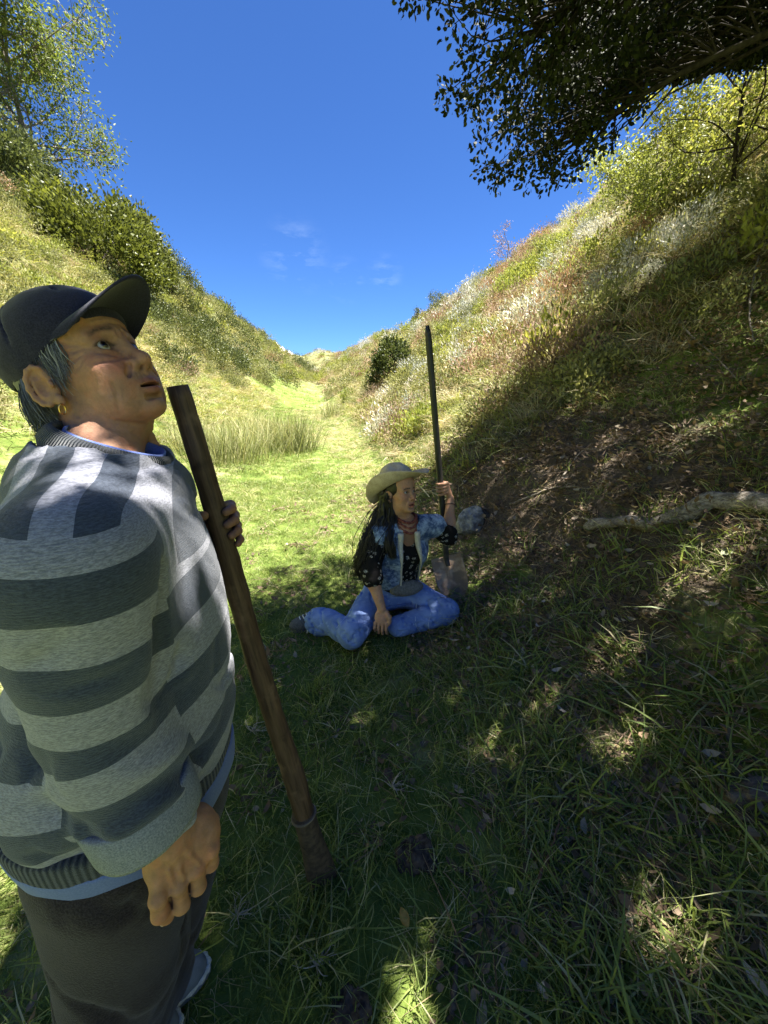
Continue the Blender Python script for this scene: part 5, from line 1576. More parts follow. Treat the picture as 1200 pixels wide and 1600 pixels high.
# the pole: wooden handle, ring, iron foot
POLE_TOP = at(276, 603, 0.68)
_pb = ground_at(508, 1385); POLE_BOT = _pb - np.array((0.0, 0.0, 0.01))
def POLE_R(s): return 0.0185 + 0.0115 * s
def pole():
    root = empty('digging_bar', POLE_BOT, 'brown wooden digging pole with an iron foot, gripped by the standing person', 'digging tool')
    L = np.linalg.norm(POLE_BOT - POLE_TOP)
    dirn = (POLE_TOP - POLE_BOT) / L
    rng = np.random.RandomState(3)
    s = np.linspace(0, 0.79, 60)
    P = POLE_TOP + (POLE_BOT - POLE_TOP) * s[:, None]
    P = P + np.stack([0.0025 * np.sin(s * 11), 0.002 * np.sin(s * 9 + 1), 0 * s], -1)
    rad = np.array([POLE_R(q) for q in s]) * (1 + 0.025 * np.sin(s * 31) + 0.02 * rng.normal(size=60)); rad[0] *= 0.94
    v, t_, q = tube(P, rad, 20)
    nv_ = 60 * 20; cc = np.repeat(P, 20, 0)
    v[:nv_] = cc + (v[:nv_] - cc) * (1 + 0.10 * vn3(v[:nv_, 0] * 45, v[:nv_, 1] * 45, v[:nv_, 2] * 9) + 0.06 * vn3(v[:nv_, 0] * 120, v[:nv_, 1] * 120, v[:nv_, 2] * 22))[:, None]
    t = NT('worn_brown_wood')
    M3 = Matrix(np.stack([np.cross(dirn, (1, 0, 0)), np.cross(np.cross(dirn, (1, 0, 0)), dirn), dirn]).tolist())
    mp = t.n('Mapping'); mp.inputs['Rotation'].default_value = M3.to_euler(); t.t.links.new(t.coord(), mp.inputs['Vector'])
    v2 = t.mapv(mp.outputs['Vector'], (1, 1, 0.07))
    n1 = t.noise(120, 5, 0.6, v2); n2 = t.noise(9, 4, 0.6)
    c = t.mix(t.rng(n1, 0.3, 0.7), (0.042, 0.025, 0.017), (0.120, 0.074, 0.048))
    c = t.mix(t.rng(n2, 0.55, 0.72), c, (0.18, 0.120, 0.080))
    c = t.mix(t.rng(n2, 0.42, 0.30), c, (0.035, 0.02, 0.014))
    mw = t.bsdf(c, 0.6, t.bump(n1, 0.45, 0.003), 0.3)
    o = obj('handle', mk_mesh('handle', v, [q, t_], mw, True), root); o.location = -Vector(POLE_BOT)
    iron = simple_mat('rusty_earthy_iron', (0.035, 0.026, 0.020), (0.085, 0.062, 0.045), 60, 0.8, 0.5, 0.003, 0.3)
    s = np.linspace(0.775, 0.99, 24); u = (s - 0.775) / 0.215
    P = POLE_TOP + (POLE_BOT - POLE_TOP) * s[:, None]
    # socket swelling into a flat spade-like foot
    ww = np.interp(u, [0, 0.08, 0.45, 0.75, 1], [0.0300, 0.0285, 0.032, 0.040, 0.042]); th = np.interp(u, [0, 0.1, 0.45, 0.75, 1], [0.0300, 0.0285, 0.024, 0.014, 0.007])
    seg = 14; a = np.arange(seg) * 2 * PI / seg
    camd = norm(np.array((0, 0, CAM_H)) - POLE_BOT); side = norm(np.cross(dirn, camd)); fr = np.cross(side, dirn)
    V = (P[:, None] + (np.cos(a)[None, :, None] * ww[:, None, None] * side + np.sin(a)[None, :, None] * th[:, None, None] * fr)).reshape(-1, 3)
    i = np.arange(23)[:, None] * seg; j = np.arange(seg)[None]; k = (j + 1) % seg
    Q = np.stack([i + j, i + k, i + seg + k, i + seg + j], -1).reshape(-1, 4)
    V = np.concatenate([V, P[:1], P[-1:]]); n0 = 24 * seg; jj = np.arange(seg); kk = (jj + 1) % seg
    T = np.concatenate([np.stack([np.full(seg, n0), kk, jj], -1), np.stack([np.full(seg, n0 + 1), 23 * seg + jj, 23 * seg + kk], -1)])
    o = obj('iron_foot', mk_mesh('iron_foot', V, [Q, T], iron, True), root); o.location = -Vector(POLE_BOT)
    c = POLE_TOP + (POLE_BOT - POLE_TOP) * 0.782; a = np.linspace(0, 2 * PI, 28)
    for dz in (0.0,):
        ring = c + dirn * dz + np.cos(a)[:, None] * side * 0.0312 + np.sin(a)[:, None] * (fr * 0.0312 + dirn * 0.006)
        v, t_, q = tube(ring, 0.0034, 6, False)
        o = obj('wire_ring', mk_mesh('wire_ring', v, q, simple_mat('wire', (0.09, 0.075, 0.06), (0.16, 0.13, 0.10), 40, 0.6, 0.2, 0.002), True), root); o.location = -Vector(POLE_BOT)
pole()
standing_woman()

# ------------------------------------------------------------------ the woman sitting on the grass, with the shovel
SH_TIP = np.array((0.462, 2.170, 0.0)); SH_TIP[2] = Z(0.462, 2.17) + 0.005
SH_TOP = np.array((0.236, 2.330, 1.680))
SH_NECK = np.array((0.405, 2.300, 0.300))
def shovel():
    root = empty('shovel', SH_TIP, 'long shovel with black handle and muddy round blade, held upright by the seated person', 'shovel')
    def put(name, V, F, m, par=root):
        o = obj(name, mk_mesh(name, V, F, m, True), par)
        if par is root: o.location = -Vector(SH_TIP)
        return o
    L = SH_TOP + (SH_NECK - SH_TOP) * np.linspace(0, 0.845, 30)[:, None]
    rad = np.full(30, 0.0185); rad[0] = 0.010; rad[1] = 0.0165
    v, t_, q = tube(L, rad, 12)
    put('handle', v, [q, t_], simple_mat('black_painted_wood', (0.010, 0.009, 0.008), (0.026, 0.023, 0.020), 50, 0.5, 0.2, 0.002, 0.4, stretch=(1, 1, .1)))
    steel = NT('muddy_steel')
    n1 = steel.noise(28, 5, 0.6); n2 = steel.noise(6, 3, 0.6)
    c = steel.mix(steel.rng(n1, 0.35, 0.65), (0.30, 0.195, 0.12), (0.46, 0.33, 0.22))
    c = steel.mix(steel.rng(n2, 0.5, 0.62), c, (0.17, 0.125, 0.09))
    ms = steel.bsdf(c, 0.7, steel.bump(n1, 0.3, 0.003), 0.3, Metallic=0.15)
    a = SH_TOP + (SH_NECK - SH_TOP) * 0.80
    P = spline([a, SH_TOP + (SH_NECK - SH_TOP) * 0.93, SH_NECK, SH_NECK + (SH_TIP - SH_NECK) * 0.16], 14)
    v, t_, q = tube(P, np.linspace(0.0205, 0.014, 14), 12)
    put('socket', v, [q, t_], simple_mat('dark_steel', (0.020, 0.018, 0.017), (0.05, 0.045, 0.042), 40, 0.55, 0.3, 0.002, 0.4))
    # blade: dished plate with rounded point, shoulders with a rolled step
    up = norm(SH_NECK - SH_TIP); fr = norm(np.array((-0.12, -1, 0.25)) - up * np.dot(up, (-0.12, -1, 0.25))); sd = np.cross(fr, up)
    nu, nv = 25, 30; V = []
    for side in (0, 1):
        for i in range(nv):
            tt = i / (nv - 1); y = 0.285 * (1 - tt)
            w = np.interp(tt, [0, 0.04, 0.4, 0.62, 0.78, 0.90, 0.97, 1.0], [0.094, 0.100, 0.101, 0.099, 0.088, 0.062, 0.034, 0.006])
            for j in range(nu):
                x = (j / (nu - 1) * 2 - 1) * w
                dish = -0.022 * (1 - (x / 0.10) ** 2) + 0.010 * math.exp(-((x) / 0.014) ** 2) * max(0, 1 - tt * 1.7) - 0.010 * tt + 0.012 * max(0, 0.06 - tt) / 0.06
                V.append(SH_TIP + up * y + sd * x + fr * (dish - 0.003 * side))
    V = np.array(V); N_ = nu * nv
    i = np.arange(nv - 1)[:, None] * nu + np.arange(nu - 1)[None]
    qa = np.stack([i, i + 1, i + nu + 1, i + nu], -1).reshape(-1, 4)
    bd = np.concatenate([np.arange(nu), np.arange(1, nv) * nu + nu - 1, (nv - 1) * nu + np.arange(nu - 2, -1, -1), np.arange(nv - 2, -1, -1) * nu])
    e = np.stack([bd[:-1], bd[:-1] + N_, bd[1:] + N_, bd[1:]], -1)
    put('blade', V, np.concatenate([qa, qa[:, ::-1] + N_, e]), ms)
shovel()

def seated_woman():
    g0 = Z(0.05, 2.1)
    ROOT = np.array((0.06, 2.12, g0))
    root = empty('person', ROOT, 'person in tan cowboy hat, denim vest and jeans sitting on the grass', 'person')
    def child(name, V, F, mat, parent=root, smooth=True, attrs=None):
        o = obj(name, mk_mesh(name, V, F, mat, smooth, attrs), parent)
        if parent is root: o.location = -Vector(ROOT)
        return o
    f = norm((0.325, -0.946, 0)); r = np.array((f[1], -f[0], 0)); up = np.array((0, 0, 1.0))
    SR = np.array((-0.028, 2.045, 0.568)); SL = np.array((0.300, 2.150, 0.588))
    neck = np.array((0.122, 2.095, 0.640)); hips = np.array((0.055, 2.175, 0.135 + g0))
    ELR = np.array((-0.080, 1.955, 0.400)); WR = np.array((-0.012, 1.862, 0.212))
    u_h = 0.345
    gp = SH_NECK + (SH_TOP - SH_NECK) * u_h
    paxis = norm(SH_TOP - SH_NECK); camd = norm(np.array((0, 0, CAM_H)) - gp)
    e_ = np.cross(paxis, norm(camd - paxis * np.dot(paxis, camd)))
    WL = gp + e_ * 0.052 - camd * 0.002 - paxis * 0.072
    ELL = np.array((0.392, 2.195, 0.500))
    # ---- head
    HC = at(624, 768, 2.17)
    AZ = R(-46); HM = head_matrix(HC, AZ, R(9), R(4)); HM[:3, :3] *= 0.94; Hi = np.linalg.inv(HM)
    nb = xf(Hi, neck[None])[0]
    V, Q, col = make_head(False, nb, 0.046, 0.0026, (0.40, 0.225, 0.140), 0.0036)
    body = MB(); cols = []
    body.add(xf(HM, V), None, Q); cols.append(col)
    un = Grid((-0.45, 1.65, 0.0), (0.5, 2.35, 0.68), 0.012)
    un.frame_ell(hips, [r, f, up], (0.15, 0.11, 0.11), 0.01)
    un.chain([hips, (hips + neck) / 2, neck - (0, 0, 0.05)], [0.10, 0.095, 0.085], 0.04)
    un.chain([SR, ELR], [0.038, 0.034], 0.02); un.chain([SL, ELL], [0.038, 0.034], 0.02)
    un.cap(neck - (0, 0, 0.05), neck, 0.05, 0.045, 0.03)
    KR = np.array((-0.175, 1.790, 0.098 + g0)); AR = np.array((-0.352, 1.985, 0.075 + g0))
    KL = np.array((0.365, 2.010, 0.105 + g0)); AL = np.array((0.085, 1.925, 0.060 + g0))
    HRr = np.array((-0.045, 2.13, 0.14 + g0)); HLl = np.array((0.135, 2.185, 0.14 + g0))
    un.chain([HRr, KR, AR], [0.06, 0.045, 0.035], 0.02); un.chain([HLl, KL, AL], [0.06, 0.045, 0.035], 0.02)
    V, Q = un.mesh(1); body.add(V, None, Q); cols.append(np.tile((0.30, 0.165, 0.10), (len(V), 1)))
    # ---- right forearm and relaxed hand
    h = Grid((-0.16, 1.72, 0.0), (0.09, 2.02, 0.44), 0.0024)
    h.chain([ELR, ELR + (WR - ELR) * 0.35, WR], [0.038, 0.036, 0.0235], 0.02)
    d = norm((-0.08, -0.42, -0.90)); cd = norm(np.array((0, 0, CAM_H)) - WR); b = norm(cd - d * np.dot(cd, d)); s = np.cross(b, d)
    if s[0] < 0: s = -s
    def hp(u, v, w): return WR + d * u + s * v + b * w
    h.frame_ell(hp(0.046, 0.000, 0), [d, s, b], (0.046, 0.036, 0.0155), 0.012)
    for i, (v, ln) in enumerate(((-0.029, 0.90), (-0.010, 1.10), (0.010, 1.18), (0.029, 1.05))):
        p = [hp(0.076, v, 0.002), hp(0.076 + 0.034 * ln, v * 1.1, -0.004), hp(0.076 + 0.052 * ln, v * 1.1 + 0.004, -0.024), hp(0.076 + 0.050 * ln, v * 1.0 + 0.006, -0.042)]
        h.chain(p, [0.0092, 0.0082, 0.0075, 0.0066], 0.002)
    h.chain([hp(0.018, 0.026, 0.0), hp(0.045, 0.044, 0.006), hp(0.068, 0.046, 0.004), hp(0.086, 0.040, -0.004)], [0.0145, 0.0118, 0.0098, 0.0082], 0.008)
    V, Q = h.mesh(1); body.add(V, None, Q); cols.append(np.tile((0.42, 0.240, 0.150), (len(V), 1)) * (1 + 0.2 * vn3(V[:, 0] * 80, V[:, 1] * 80, V[:, 2] * 80)[:, None]))
    # ---- left forearm and hand on the shovel
    h = Grid(np.minimum(ELL, gp) - 0.09, np.maximum(WL, gp) + 0.09, 0.0028)
    h.chain([ELL, ELL + (WL - ELL) * 0.4, WL], [0.037, 0.035, 0.0235], 0.02)
    grip_hand(h, gp, paxis, camd, 0.0185, 88, -1, WL, 0.95)
    V, Q = h.mesh(1); body.add(V, None, Q); cols.append(np.tile((0.42, 0.240, 0.150), (len(V), 1)))
    me = body.mesh('body', M_skin_young, True)
    a = me.attributes.new('col', 'FLOAT_COLOR', 'POINT'); a.data.foreach_set('color', rgba(np.concatenate(cols)).astype(np.float32).ravel())
    bo = obj('body', me, root); bo.location = -Vector(ROOT)
    for sgn in (1, -1):
        V, Q, c = eyeball((1.0, 0.10, 0.10), c=(0.0752, sgn * 0.031, 0)); child('eye', xf(HM, V), Q, M_eye, bo, True, {'col': rgba(c)})
    # ---- blouse: black with small white script-like marks
    T = Grid((-0.22, 1.80, 0.06), (0.50, 2.42, 0.72), 0.0050)
    chest = np.array((0.100, 2.115, 0.455)); waist = np.array((0.068, 2.150, 0.280))
    A3 = [r, f, up]
    T.frame_ell(chest, A3, (0.150, 0.105, 0.165), 0.01)
    T.frame_ell(chest + f * 0.055 + r * 0.060 + up * -0.01, A3, (0.062, 0.055, 0.060), 0.03)
    T.frame_ell(chest + f * 0.055 - r * 0.060 + up * -0.01, A3, (0.062, 0.055, 0.060), 0.03)
    T.frame_ell(waist, A3, (0.140, 0.105, 0.15), 0.06)
    T.chain([SR, neck - np.array((0, 0, 0.05)), SL], [0.050, 0.062, 0.048], 0.04)
    trunkF = T.F.copy()
    cuffR = ELR + (WR - ELR) * 0.22; 
    T.chain([SR, ELR, cuffR], [0.058, 0.056, 0.058], 0.02)
    T.chain([SL, ELL, ELL + (WL - ELL) * 0.10], [0.056, 0.052, 0.052], 0.02)
    T.cap(ELL, ELL + (WL - ELL) * 0.10, 0.05, 0.05, 0.01)
    T.displace(lambda x, y, z: 0.010 * vn3(x * 22, y * 22, z * 16) + 0.005 * vn3(x * 50, y * 50, z * 40))
    T.cap(neck + f * 0.01 - np.array((0, 0, 0.02)), neck + f * 0.05 + np.array((0, 0, 0.10)), 0.052, 0.075, 0.01, 'sub')
    V, Q = T.mesh(1)
    t = NT('black_printed_blouse')
    vec = t.mapv(t.coord(), (34, 34, 40))
    vo = t.n('TexVoronoi'); vo.inputs['Scale'].default_value = 1.0; vo.inputs['Randomness'].default_value = 0.75; t.t.links.new(vec, vo.inputs['Vector'])
    sc = t.n('SeparateColor'); t.t.links.new(vo.outputs['Color'], sc.inputs[0])
    inside = t.rng(vo.outputs['Distance'], 0.42, 0.38)
    wn_ = t.noise(150, 2, 0.5, t.mapv(t.coord(), (0.7, 0.7, 1.5)), 0.8)
    stroke = t.rng(t.math('ABSOLUTE', t.math('SUBTRACT', wn_, 0.5)), 0.050, 0.030)
    keep = t.math('GREATER_THAN', sc.outputs[0], 0.35)
    mk = t.math('MULTIPLY', t.math('MULTIPLY', inside, stroke), keep)
    n1 = t.noise(400, 2, 0.6)
    M_bl = t.bsdf(t.mix(mk, (0.0075, 0.0070, 0.0070), (0.55, 0.52, 0.48)), 0.8, t.bump(n1, 0.2, 0.001), 0.15)
    child('blouse', V, Q, M_bl)
    # ---- denim vest: shell over the trunk, open in front
    vest = Grid(T.lo, T.lo + (T.n - 1) * T.h, T.h); vest.F = trunkF - 0.015
    vest.chain([SR + r * 0.005, neck - np.array((0, 0, 0.045)), SL], [0.066, 0.072, 0.062], 0.03)
    front = vest.F.copy()
    X, Y, Zz = vest.xyz(tuple(slice(0, q) for q in vest.n))
    lat = ((X - chest[0]) * r[0] + (Y - chest[1]) * r[1]); fwd = ((X - chest[0]) * f[0] + (Y - chest[1]) * f[1])
    zc = np.array([0.10, 0.20, 0.30, 0.40, 0.50, 0.58, 0.70]); opR = np.array([0.030, 0.028, 0.030, 0.042, 0.050, 0.045, 0.06]); opL = np.array([0.12, 0.115, 0.100, 0.080, 0.062, 0.05, 0.06])
    wR = np.interp(Zz.ravel(), zc, opR)[None, None, :]; wL = np.interp(Zz.ravel(), zc, opL)[None, None, :]
    slot = np.maximum(np.maximum(lat - wR, -lat - wL), -(fwd - 0.0))
    vest.F = np.maximum(vest.F, -slot).astype(np.float32)
    vest.cap(neck + f * 0.01 - np.array((0, 0, 0.03)), neck + f * 0.03 + np.array((0, 0, 0.10)), 0.062, 0.085, 0.006, 'sub')
    # arm holes
    vest.cap(SR + r * 0.030 + (0, 0, -0.005), SR + r * 0.12 + (0, 0, -0.09), 0.060, 0.075, 0.006, 'sub')
    vest.cap(SL - r * 0.030 + (0, 0, -0.005), SL - r * 0.12 + (0, 0, -0.09), 0.058, 0.075, 0.006, 'sub')
    vest.half((0.06, 2.15, 0.225), (0, 0, -1), 0.004)
    vest.displace(lambda x, y, z: 0.007 * vn3(x * 24, y * 24, z * 18) + 0.004 * vn3(x * 60, y * 60, z * 50))
    V, Q = vest.mesh(1)
    t = NT('washed_denim')
    n1 = t.noise(14, 5, 0.65); n2 = t.noise(350, 2, 0.6); n3 = t.noise(45, 4, 0.7)
    c = t.mix(t.rng(t.math('ADD', t.math('MULTIPLY', n1, 0.6), t.math('MULTIPLY', n3, 0.4)), 0.42, 0.62), (0.050, 0.085, 0.175), (0.34, 0.42, 0.55))
    M_den = t.bsdf(c, 0.9, t.bump(t.math('ADD', n2, n3), 0.35, 0.002), 0.1)
    vo_ = child('denim_vest', V, Q, M_den)
    # cream fleece collar and front edging
    M_fl = simple_mat('cream_fleece', (0.40, 0.37, 0.32), (0.58, 0.55, 0.49), 160, 0.95, 0.7, 0.004, 0.1)
    for sgn, op in ((1, opR), (-1, opL)):
        pts = []
        for z in np.linspace(0.235, 0.600, 24):
            w = np.interp(z, zc, op)
            o_ = chest + r * (sgn * w) + f * 0.4; o_ = np.array((o_[0], o_[1], z))
            g = Grid.ray(type('g', (), {'lo': vest.lo, 'h': vest.h, 'n': vest.n, 'F': front})(), o_, -f)
            if g is not None: pts.append(g + f * 0.002)
        pts = np.array(pts)
        for _ in range(2): pts[1:-1] = (pts[:-2] + pts[1:-1] * 2 + pts[2:]) / 4
        rad = np.interp(pts[:, 2], [0.23, 0.42, 0.50, 0.60], [0.0055, 0.006, 0.015, 0.017])
        v, t_, q = tube(pts, rad, 8, True, 1.0); child('fleece_edge', v, [q, t_], M_fl, vo_)
    a_ = np.linspace(R(-150), R(150), 40)
    ring = np.array([neck + (-f) * 0.070 * math.cos(q) + r * 0.072 * math.sin(q) + np.array((0, 0, -0.022 + 0.022 * math.cos(q))) for q in a_])
    v, t_, q = tube(ring, 0.019 - 0.004 * np.abs(a_) / 2.6, 9); child('fleece_collar', v, [q, t_], M_fl, vo_)
    # ---- neckerchief
    a_ = np.arange(49) * 2 * PI / 48
    scarf = MB()
    for k in range(3):
        P = np.array([neck + f * (0.066 + 0.010 * k) * math.cos(q) + r * 0.060 * math.sin(q) + np.array((0, 0, 0.030 - 0.016 * k - (0.022 + 0.012 * k) * max(0, math.cos(q)) ** 2)) for q in a_])
        v, t_, q = tube(P, 0.0075 + 0.0020 * np.sin(np.arange(49) * 1.7 + k), 6, False); scarf.add(v, None, q)
    so = obj('neckerchief', scarf.mesh('neckerchief', simple_mat('rust_red_cloth', (0.12, 0.025, 0.018), (0.24, 0.085, 0.06), 80, 0.9, 0.4, 0.003), True), root); so.location = -Vector(ROOT)
    # ---- jeans
    J = Grid((-0.52, 1.62, 0.0), (0.52, 2.40, 0.36), 0.0056)
    J.frame_ell(hips + (0, 0, 0.015), A3, (0.165, 0.125, 0.115), 0.01)
    J.chain([HRr, KR, ], [0.094, 0.068], 0.03); J.chain([KR, AR], [0.068, 0.060], 0.010)
    J.cap(KR + (AR - KR) * 0.75, AR + np.array((-0.03, -0.02, -0.01)), 0.066, 0.078, 0.015)
    J.chain([HLl, KL], [0.094, 0.072], 0.03); J.chain([KL, AL], [0.072, 0.060], 0.010)
    def jf(x, y, z):
        fold = np.abs(vn3(x * 16 + z * 9, y * 16, z * 22)) + 0.6 * np.abs(vn3(x * 34, y * 34 + z * 20, z * 40 + 5))
        return 0.10 * (0.16 - np.minimum(fold, 0.16)) - 0.004 + 0.010 * vn3(x * 11, y * 11, z * 11) + 0.0025 * np.sin((x * 0.8 + z) * 120 + 8 * vn3(x * 12, y * 12, z * 12)) * np.exp(-((x + 0.24) / 0.08) ** 2)
    J.displace(jf)
    J.half((0, 0, 0.275), (0, -0.05, 1), 0.004)
    J.cap(AR + np.array((-0.075, 0.03, -0.01)), AR + np.array((-0.17, 0.07, -0.02)), 0.066, 0.07, 0.004, 'sub')   # open hem
    V, Q = J.mesh(1)
    t = NT('blue_jeans')
    n1 = t.noise(9, 5, 0.6); n2 = t.noise(420, 2, 0.6); n3 = t.noise(40, 4, 0.65)
    c = t.mix(t.rng(n1, 0.40, 0.70), (0.120, 0.185, 0.40), (0.215, 0.300, 0.54))
    c = t.mix(t.rng(n3, 0.55, 0.75), c, (0.26, 0.35, 0.58))
    M_j = t.bsdf(c, 0.9, t.bump(t.math('ADD', n2, t.math('MULTIPLY', n3, 1.5)), 0.35, 0.002), 0.1)
    jo = child('jeans', V, Q, M_j)
    M_seam = simple_mat('pale_stitching', (0.26, 0.33, 0.50), (0.38, 0.44, 0.58), 200, 0.9, 0.2, 0.001)
    def drape(pts, d, rad, name, mat, par):
        out = []
        for p in spline(pts, 26):
            q = J.ray(np.asarray(p) - norm(d) * 0.25, d)
            if q is not None: out.append(q)
        if len(out) > 3:
            out = np.array(out)
            for _ in range(2): out[1:-1] = (out[:-2] + 2 * out[1:-1] + out[2:]) / 4
            v, t_, q = tube(out, rad, 6); child(name, v, [q, t_], mat, par)
    vd = norm(np.array((0.05, 2.0, 0.15)) - np.array((0, 0, CAM_H)))
    drape([at(652, 942, 2.3), at(648, 972, 2.27), at(660, 992, 2.25)], vd, 0.0028, 'seam', M_seam, jo)
    drape([at(560, 922, 2.3), at(548, 955, 2.25), at(530, 980, 2.2)], vd, 0.0026, 'seam', M_seam, jo)
    drape([at(672, 955, 2.3), at(668, 975, 2.27), at(676, 988, 2.25), at(700, 984, 2.25)], vd, 0.0028, 'seam', M_seam, jo)
    # ---- grey waist pouch
    g = Grid((-0.12, 1.90, 0.12), (0.34, 2.2, 0.36), 0.004)
    pc = waist + f * 0.105 + r * -0.035 - np.array((0, 0, 0.055))
    g.frame_ell(pc, A3, (0.105, 0.042, 0.048), 0.01)
    g.displace(lambda x, y, z: 0.008 * vn3(x * 24, y * 24, z * 24))
    V, Q = g.mesh(1); M_p = simple_mat('grey_canvas', (0.10, 0.095, 0.085), (0.18, 0.17, 0.155), 90, 0.9, 0.4, 0.002)
    po = child('waist_pouch', V, Q, M_p)
    # ---- shoe on the folded right leg
    td = norm((-0.80, -0.30, -0.05)); ts = norm(np.cross(td, (0, 0, 1))); tu = np.cross(ts, td)
    so_ = AR + np.array((-0.045, 0.01, -0.005)); 
    g = Grid(so_ - 0.24, so_ + 0.2, 0.0045)
    g.frame_ell(so_ + td * 0.075 + tu * -0.012, [td, ts, tu], (0.088, 0.046, 0.043), 0.01)
    g.frame_ell(so_ + td * -0.010 + tu * 0.006, [td, ts, tu], (0.062, 0.041, 0.056), 0.03)
    g.frame_ell(so_ + td * 0.030 + tu * -0.044, [td, ts, tu], (0.132, 0.050, 0.018), 0.006)
    V, Q = g.mesh(1); sho = child('shoe', V, Q, simple_mat('grey_suede', (0.050, 0.052, 0.056), (0.10, 0.103, 0.108), 120, 0.9, 0.4, 0.002))
    M_l = simple_mat('white_lace', (0.5, 0.5, 0.48), (0.68, 0.68, 0.66), 100, 0.9, 0.2, 0.001)
    for k in range(4):
        c0 = so_ + td * (0.030 + 0.020 * k) + tu * (0.043 - 0.006 * k)
        v, t_, q = tube(spline([c0 - ts * 0.030 - tu * 0.010, c0 + tu * 0.006 + td * 0.008, c0 + ts * 0.030 - tu * 0.008], 8), 0.0034, 5); child('lace', v, [q, t_], M_l, sho)
    v, t_, q = tube(spline([so_ + td * 0.04 + tu * 0.042 - ts * 0.02, so_ + td * 0.06 - ts * 0.055, so_ + td * 0.075 - ts * 0.068 - tu * 0.04], 10), 0.0030, 5); child('lace', v, [q, t_], M_l, sho)
    # bracelet
    a_ = np.linspace(0, 2 * PI, 24); wc = WL + (ELL - WL) * 0.16; wd = norm(ELL - WL); p1 = norm(np.cross(wd, (1, 0, 0))); p2 = np.cross(wd, p1)
    v, t_, q = tube(wc + 0.0275 * (np.cos(a_)[:, None] * p1 + np.sin(a_)[:, None] * p2), 0.0028, 6, False)
    child('bracelet', v, q, simple_mat('dark_cord', (0.02, 0.012, 0.01), (0.05, 0.03, 0.025), 80, 0.8))
    # ---- hair: long, black, wavy
    rng = np.random.RandomState(8); hb = MB()
    g = Grid((-0.13, -0.11, -0.16), (0.07, 0.11, 0.12), 0.004)
    g.ell((-0.020, 0, 0.030), (0.094, 0.083, 0.090), 0.01)
    g.ell((-0.062, -0.01, -0.07), (0.056, 0.076, 0.100), 0.04)
    for s_ in (1, -1): g.ell((0.010, s_ * 0.092, -0.026), (0.030, 0.024, 0.034), 0.006, 'sub')
    for s_ in (1, -1): g.ell((0.028, s_ * 0.046, 0.040), (0.030, 0.026, 0.050), 0.02)
    g.half((0.050, 0, 0.010), (1, 0, -0.30), 0.008)
    g.displace(lambda x, y, z: 0.003 * vn3(x * 100, y * 100, z * 20))
    V, Q = g.mesh(1); hb.add(xf(HM, V), None, Q, rnd=0.2)
    def lock(n, roots, path, spread, w, wave):
        for k in range(n):
            p0 = roots[rng.randint(len(roots))] + rng.normal(size=3) * 0.010
            off = rng.normal(size=3); P = [p0] + [np.asarray(q) + off * sp * np.array((1, 1, 0.5)) + rng.normal(size=3) * sp * 0.25 for q, sp in zip(path, spread)]
            L = spline(P, 26); u = np.linspace(0, 1, 26)
            ph = rng.rand() * 6.28; fq = rng.uniform(14, 20)
            L = L + (np.sin(u * fq + ph) * wave * u)[:, None] * np.array((1, 0.3, 0.0)) + (np.cos(u * fq * 0.8 + ph) * wave * 0.6 * u)[:, None] * np.array((0.2, 1, 0))
            v, t_, q = tube(L, np.interp(u, [0, 0.1, 0.8, 1], [w * 0.7, w, w * 0.9, w * 0.25]), 5, False); hb.add(v, None, q, rnd=rng.rand())
    rt = xf(HM, np.array([(-0.05, -0.072, -0.02), (-0.075, -0.055, -0.03), (-0.02, -0.080, -0.035), (-0.09, -0.02, -0.04), (-0.06, -0.065, 0.01), (-0.085, 0.02, -0.05)]))
    hm = Grid((-0.26, 1.86, 0.26), (0.16, 2.24, 0.86), 0.006)
    hm.chain([xf(HM, np.array([(-0.055, -0.045, -0.02)]))[0], (0.015, 2.085, 0.680), (-0.045, 2.035, 0.575), (-0.085, 2.000, 0.460), (-0.096, 2.002, 0.370)], [0.052, 0.048, 0.044, 0.042, 0.026], 0.03)
    hm.displace(lambda x, y, z: 0.024 * vn3(x * 70, y * 70, z * 7) + 0.014 * vn3(x * 140, y * 140, z * 12))
    V, Q = hm.mesh(1); hb.add(V, None, Q, rnd=0.25)
    lock(1500, rt, [(0.015, 2.100, 0.680), (-0.045, 2.040, 0.575), (-0.088, 2.000, 0.450), (-0.098, 2.005, 0.345)], [0.026, 0.025, 0.025, 0.026], 0.0020, 0.011)
    lock(160, rt[:3], [(0.035, 2.040, 0.650), (0.025, 1.985, 0.560), (0.050, 1.965, 0.470)], [0.010, 0.013, 0.010], 0.0024, 0.005)
    ho = obj('hair', hb.mesh('hair', hair_mat('black_hair', (0.0045, 0.0038, 0.0035), (0.018, 0.014, 0.012), 0.42), True), root); ho.location = -Vector(ROOT)
    # ---- hat: tan felt, creased crown, brim rolled up at the sides
    TM = head_matrix(xf(HM, np.array([(-0.012, 0, 0.036)]))[0], R(-34), R(33), R(8))
    g = Grid((-0.14, -0.12, -0.03), (0.14, 0.12, 0.16), 0.0035)
    g.ell((0, 0, 0.012), (0.112, 0.094, 0.124), 0.01)
    g.cap((-0.062, 0, 0.146), (0.052, 0, 0.140), 0.020, 0.013, 0.028, 'sub')
    for s_ in (1, -1): g.ell((0.080, s_ * 0.058, 0.098), (0.040, 0.024, 0.034), 0.025, 'sub')
    g.half((0, 0, 0.004), (0, 0, -1), 0.002)
    g.displace(lambda x, y, z: 0.005 * vn3(x * 22, y * 22, z * 22))
    V, Q = g.mesh(1)
    felt = NT('tan_felt')
    n1 = felt.noise(25, 5, 0.65); n2 = felt.noise(260, 3, 0.6)
    c = felt.mix(felt.rng(n1, 0.35, 0.7), (0.38, 0.30, 0.205), (0.52, 0.43, 0.315))
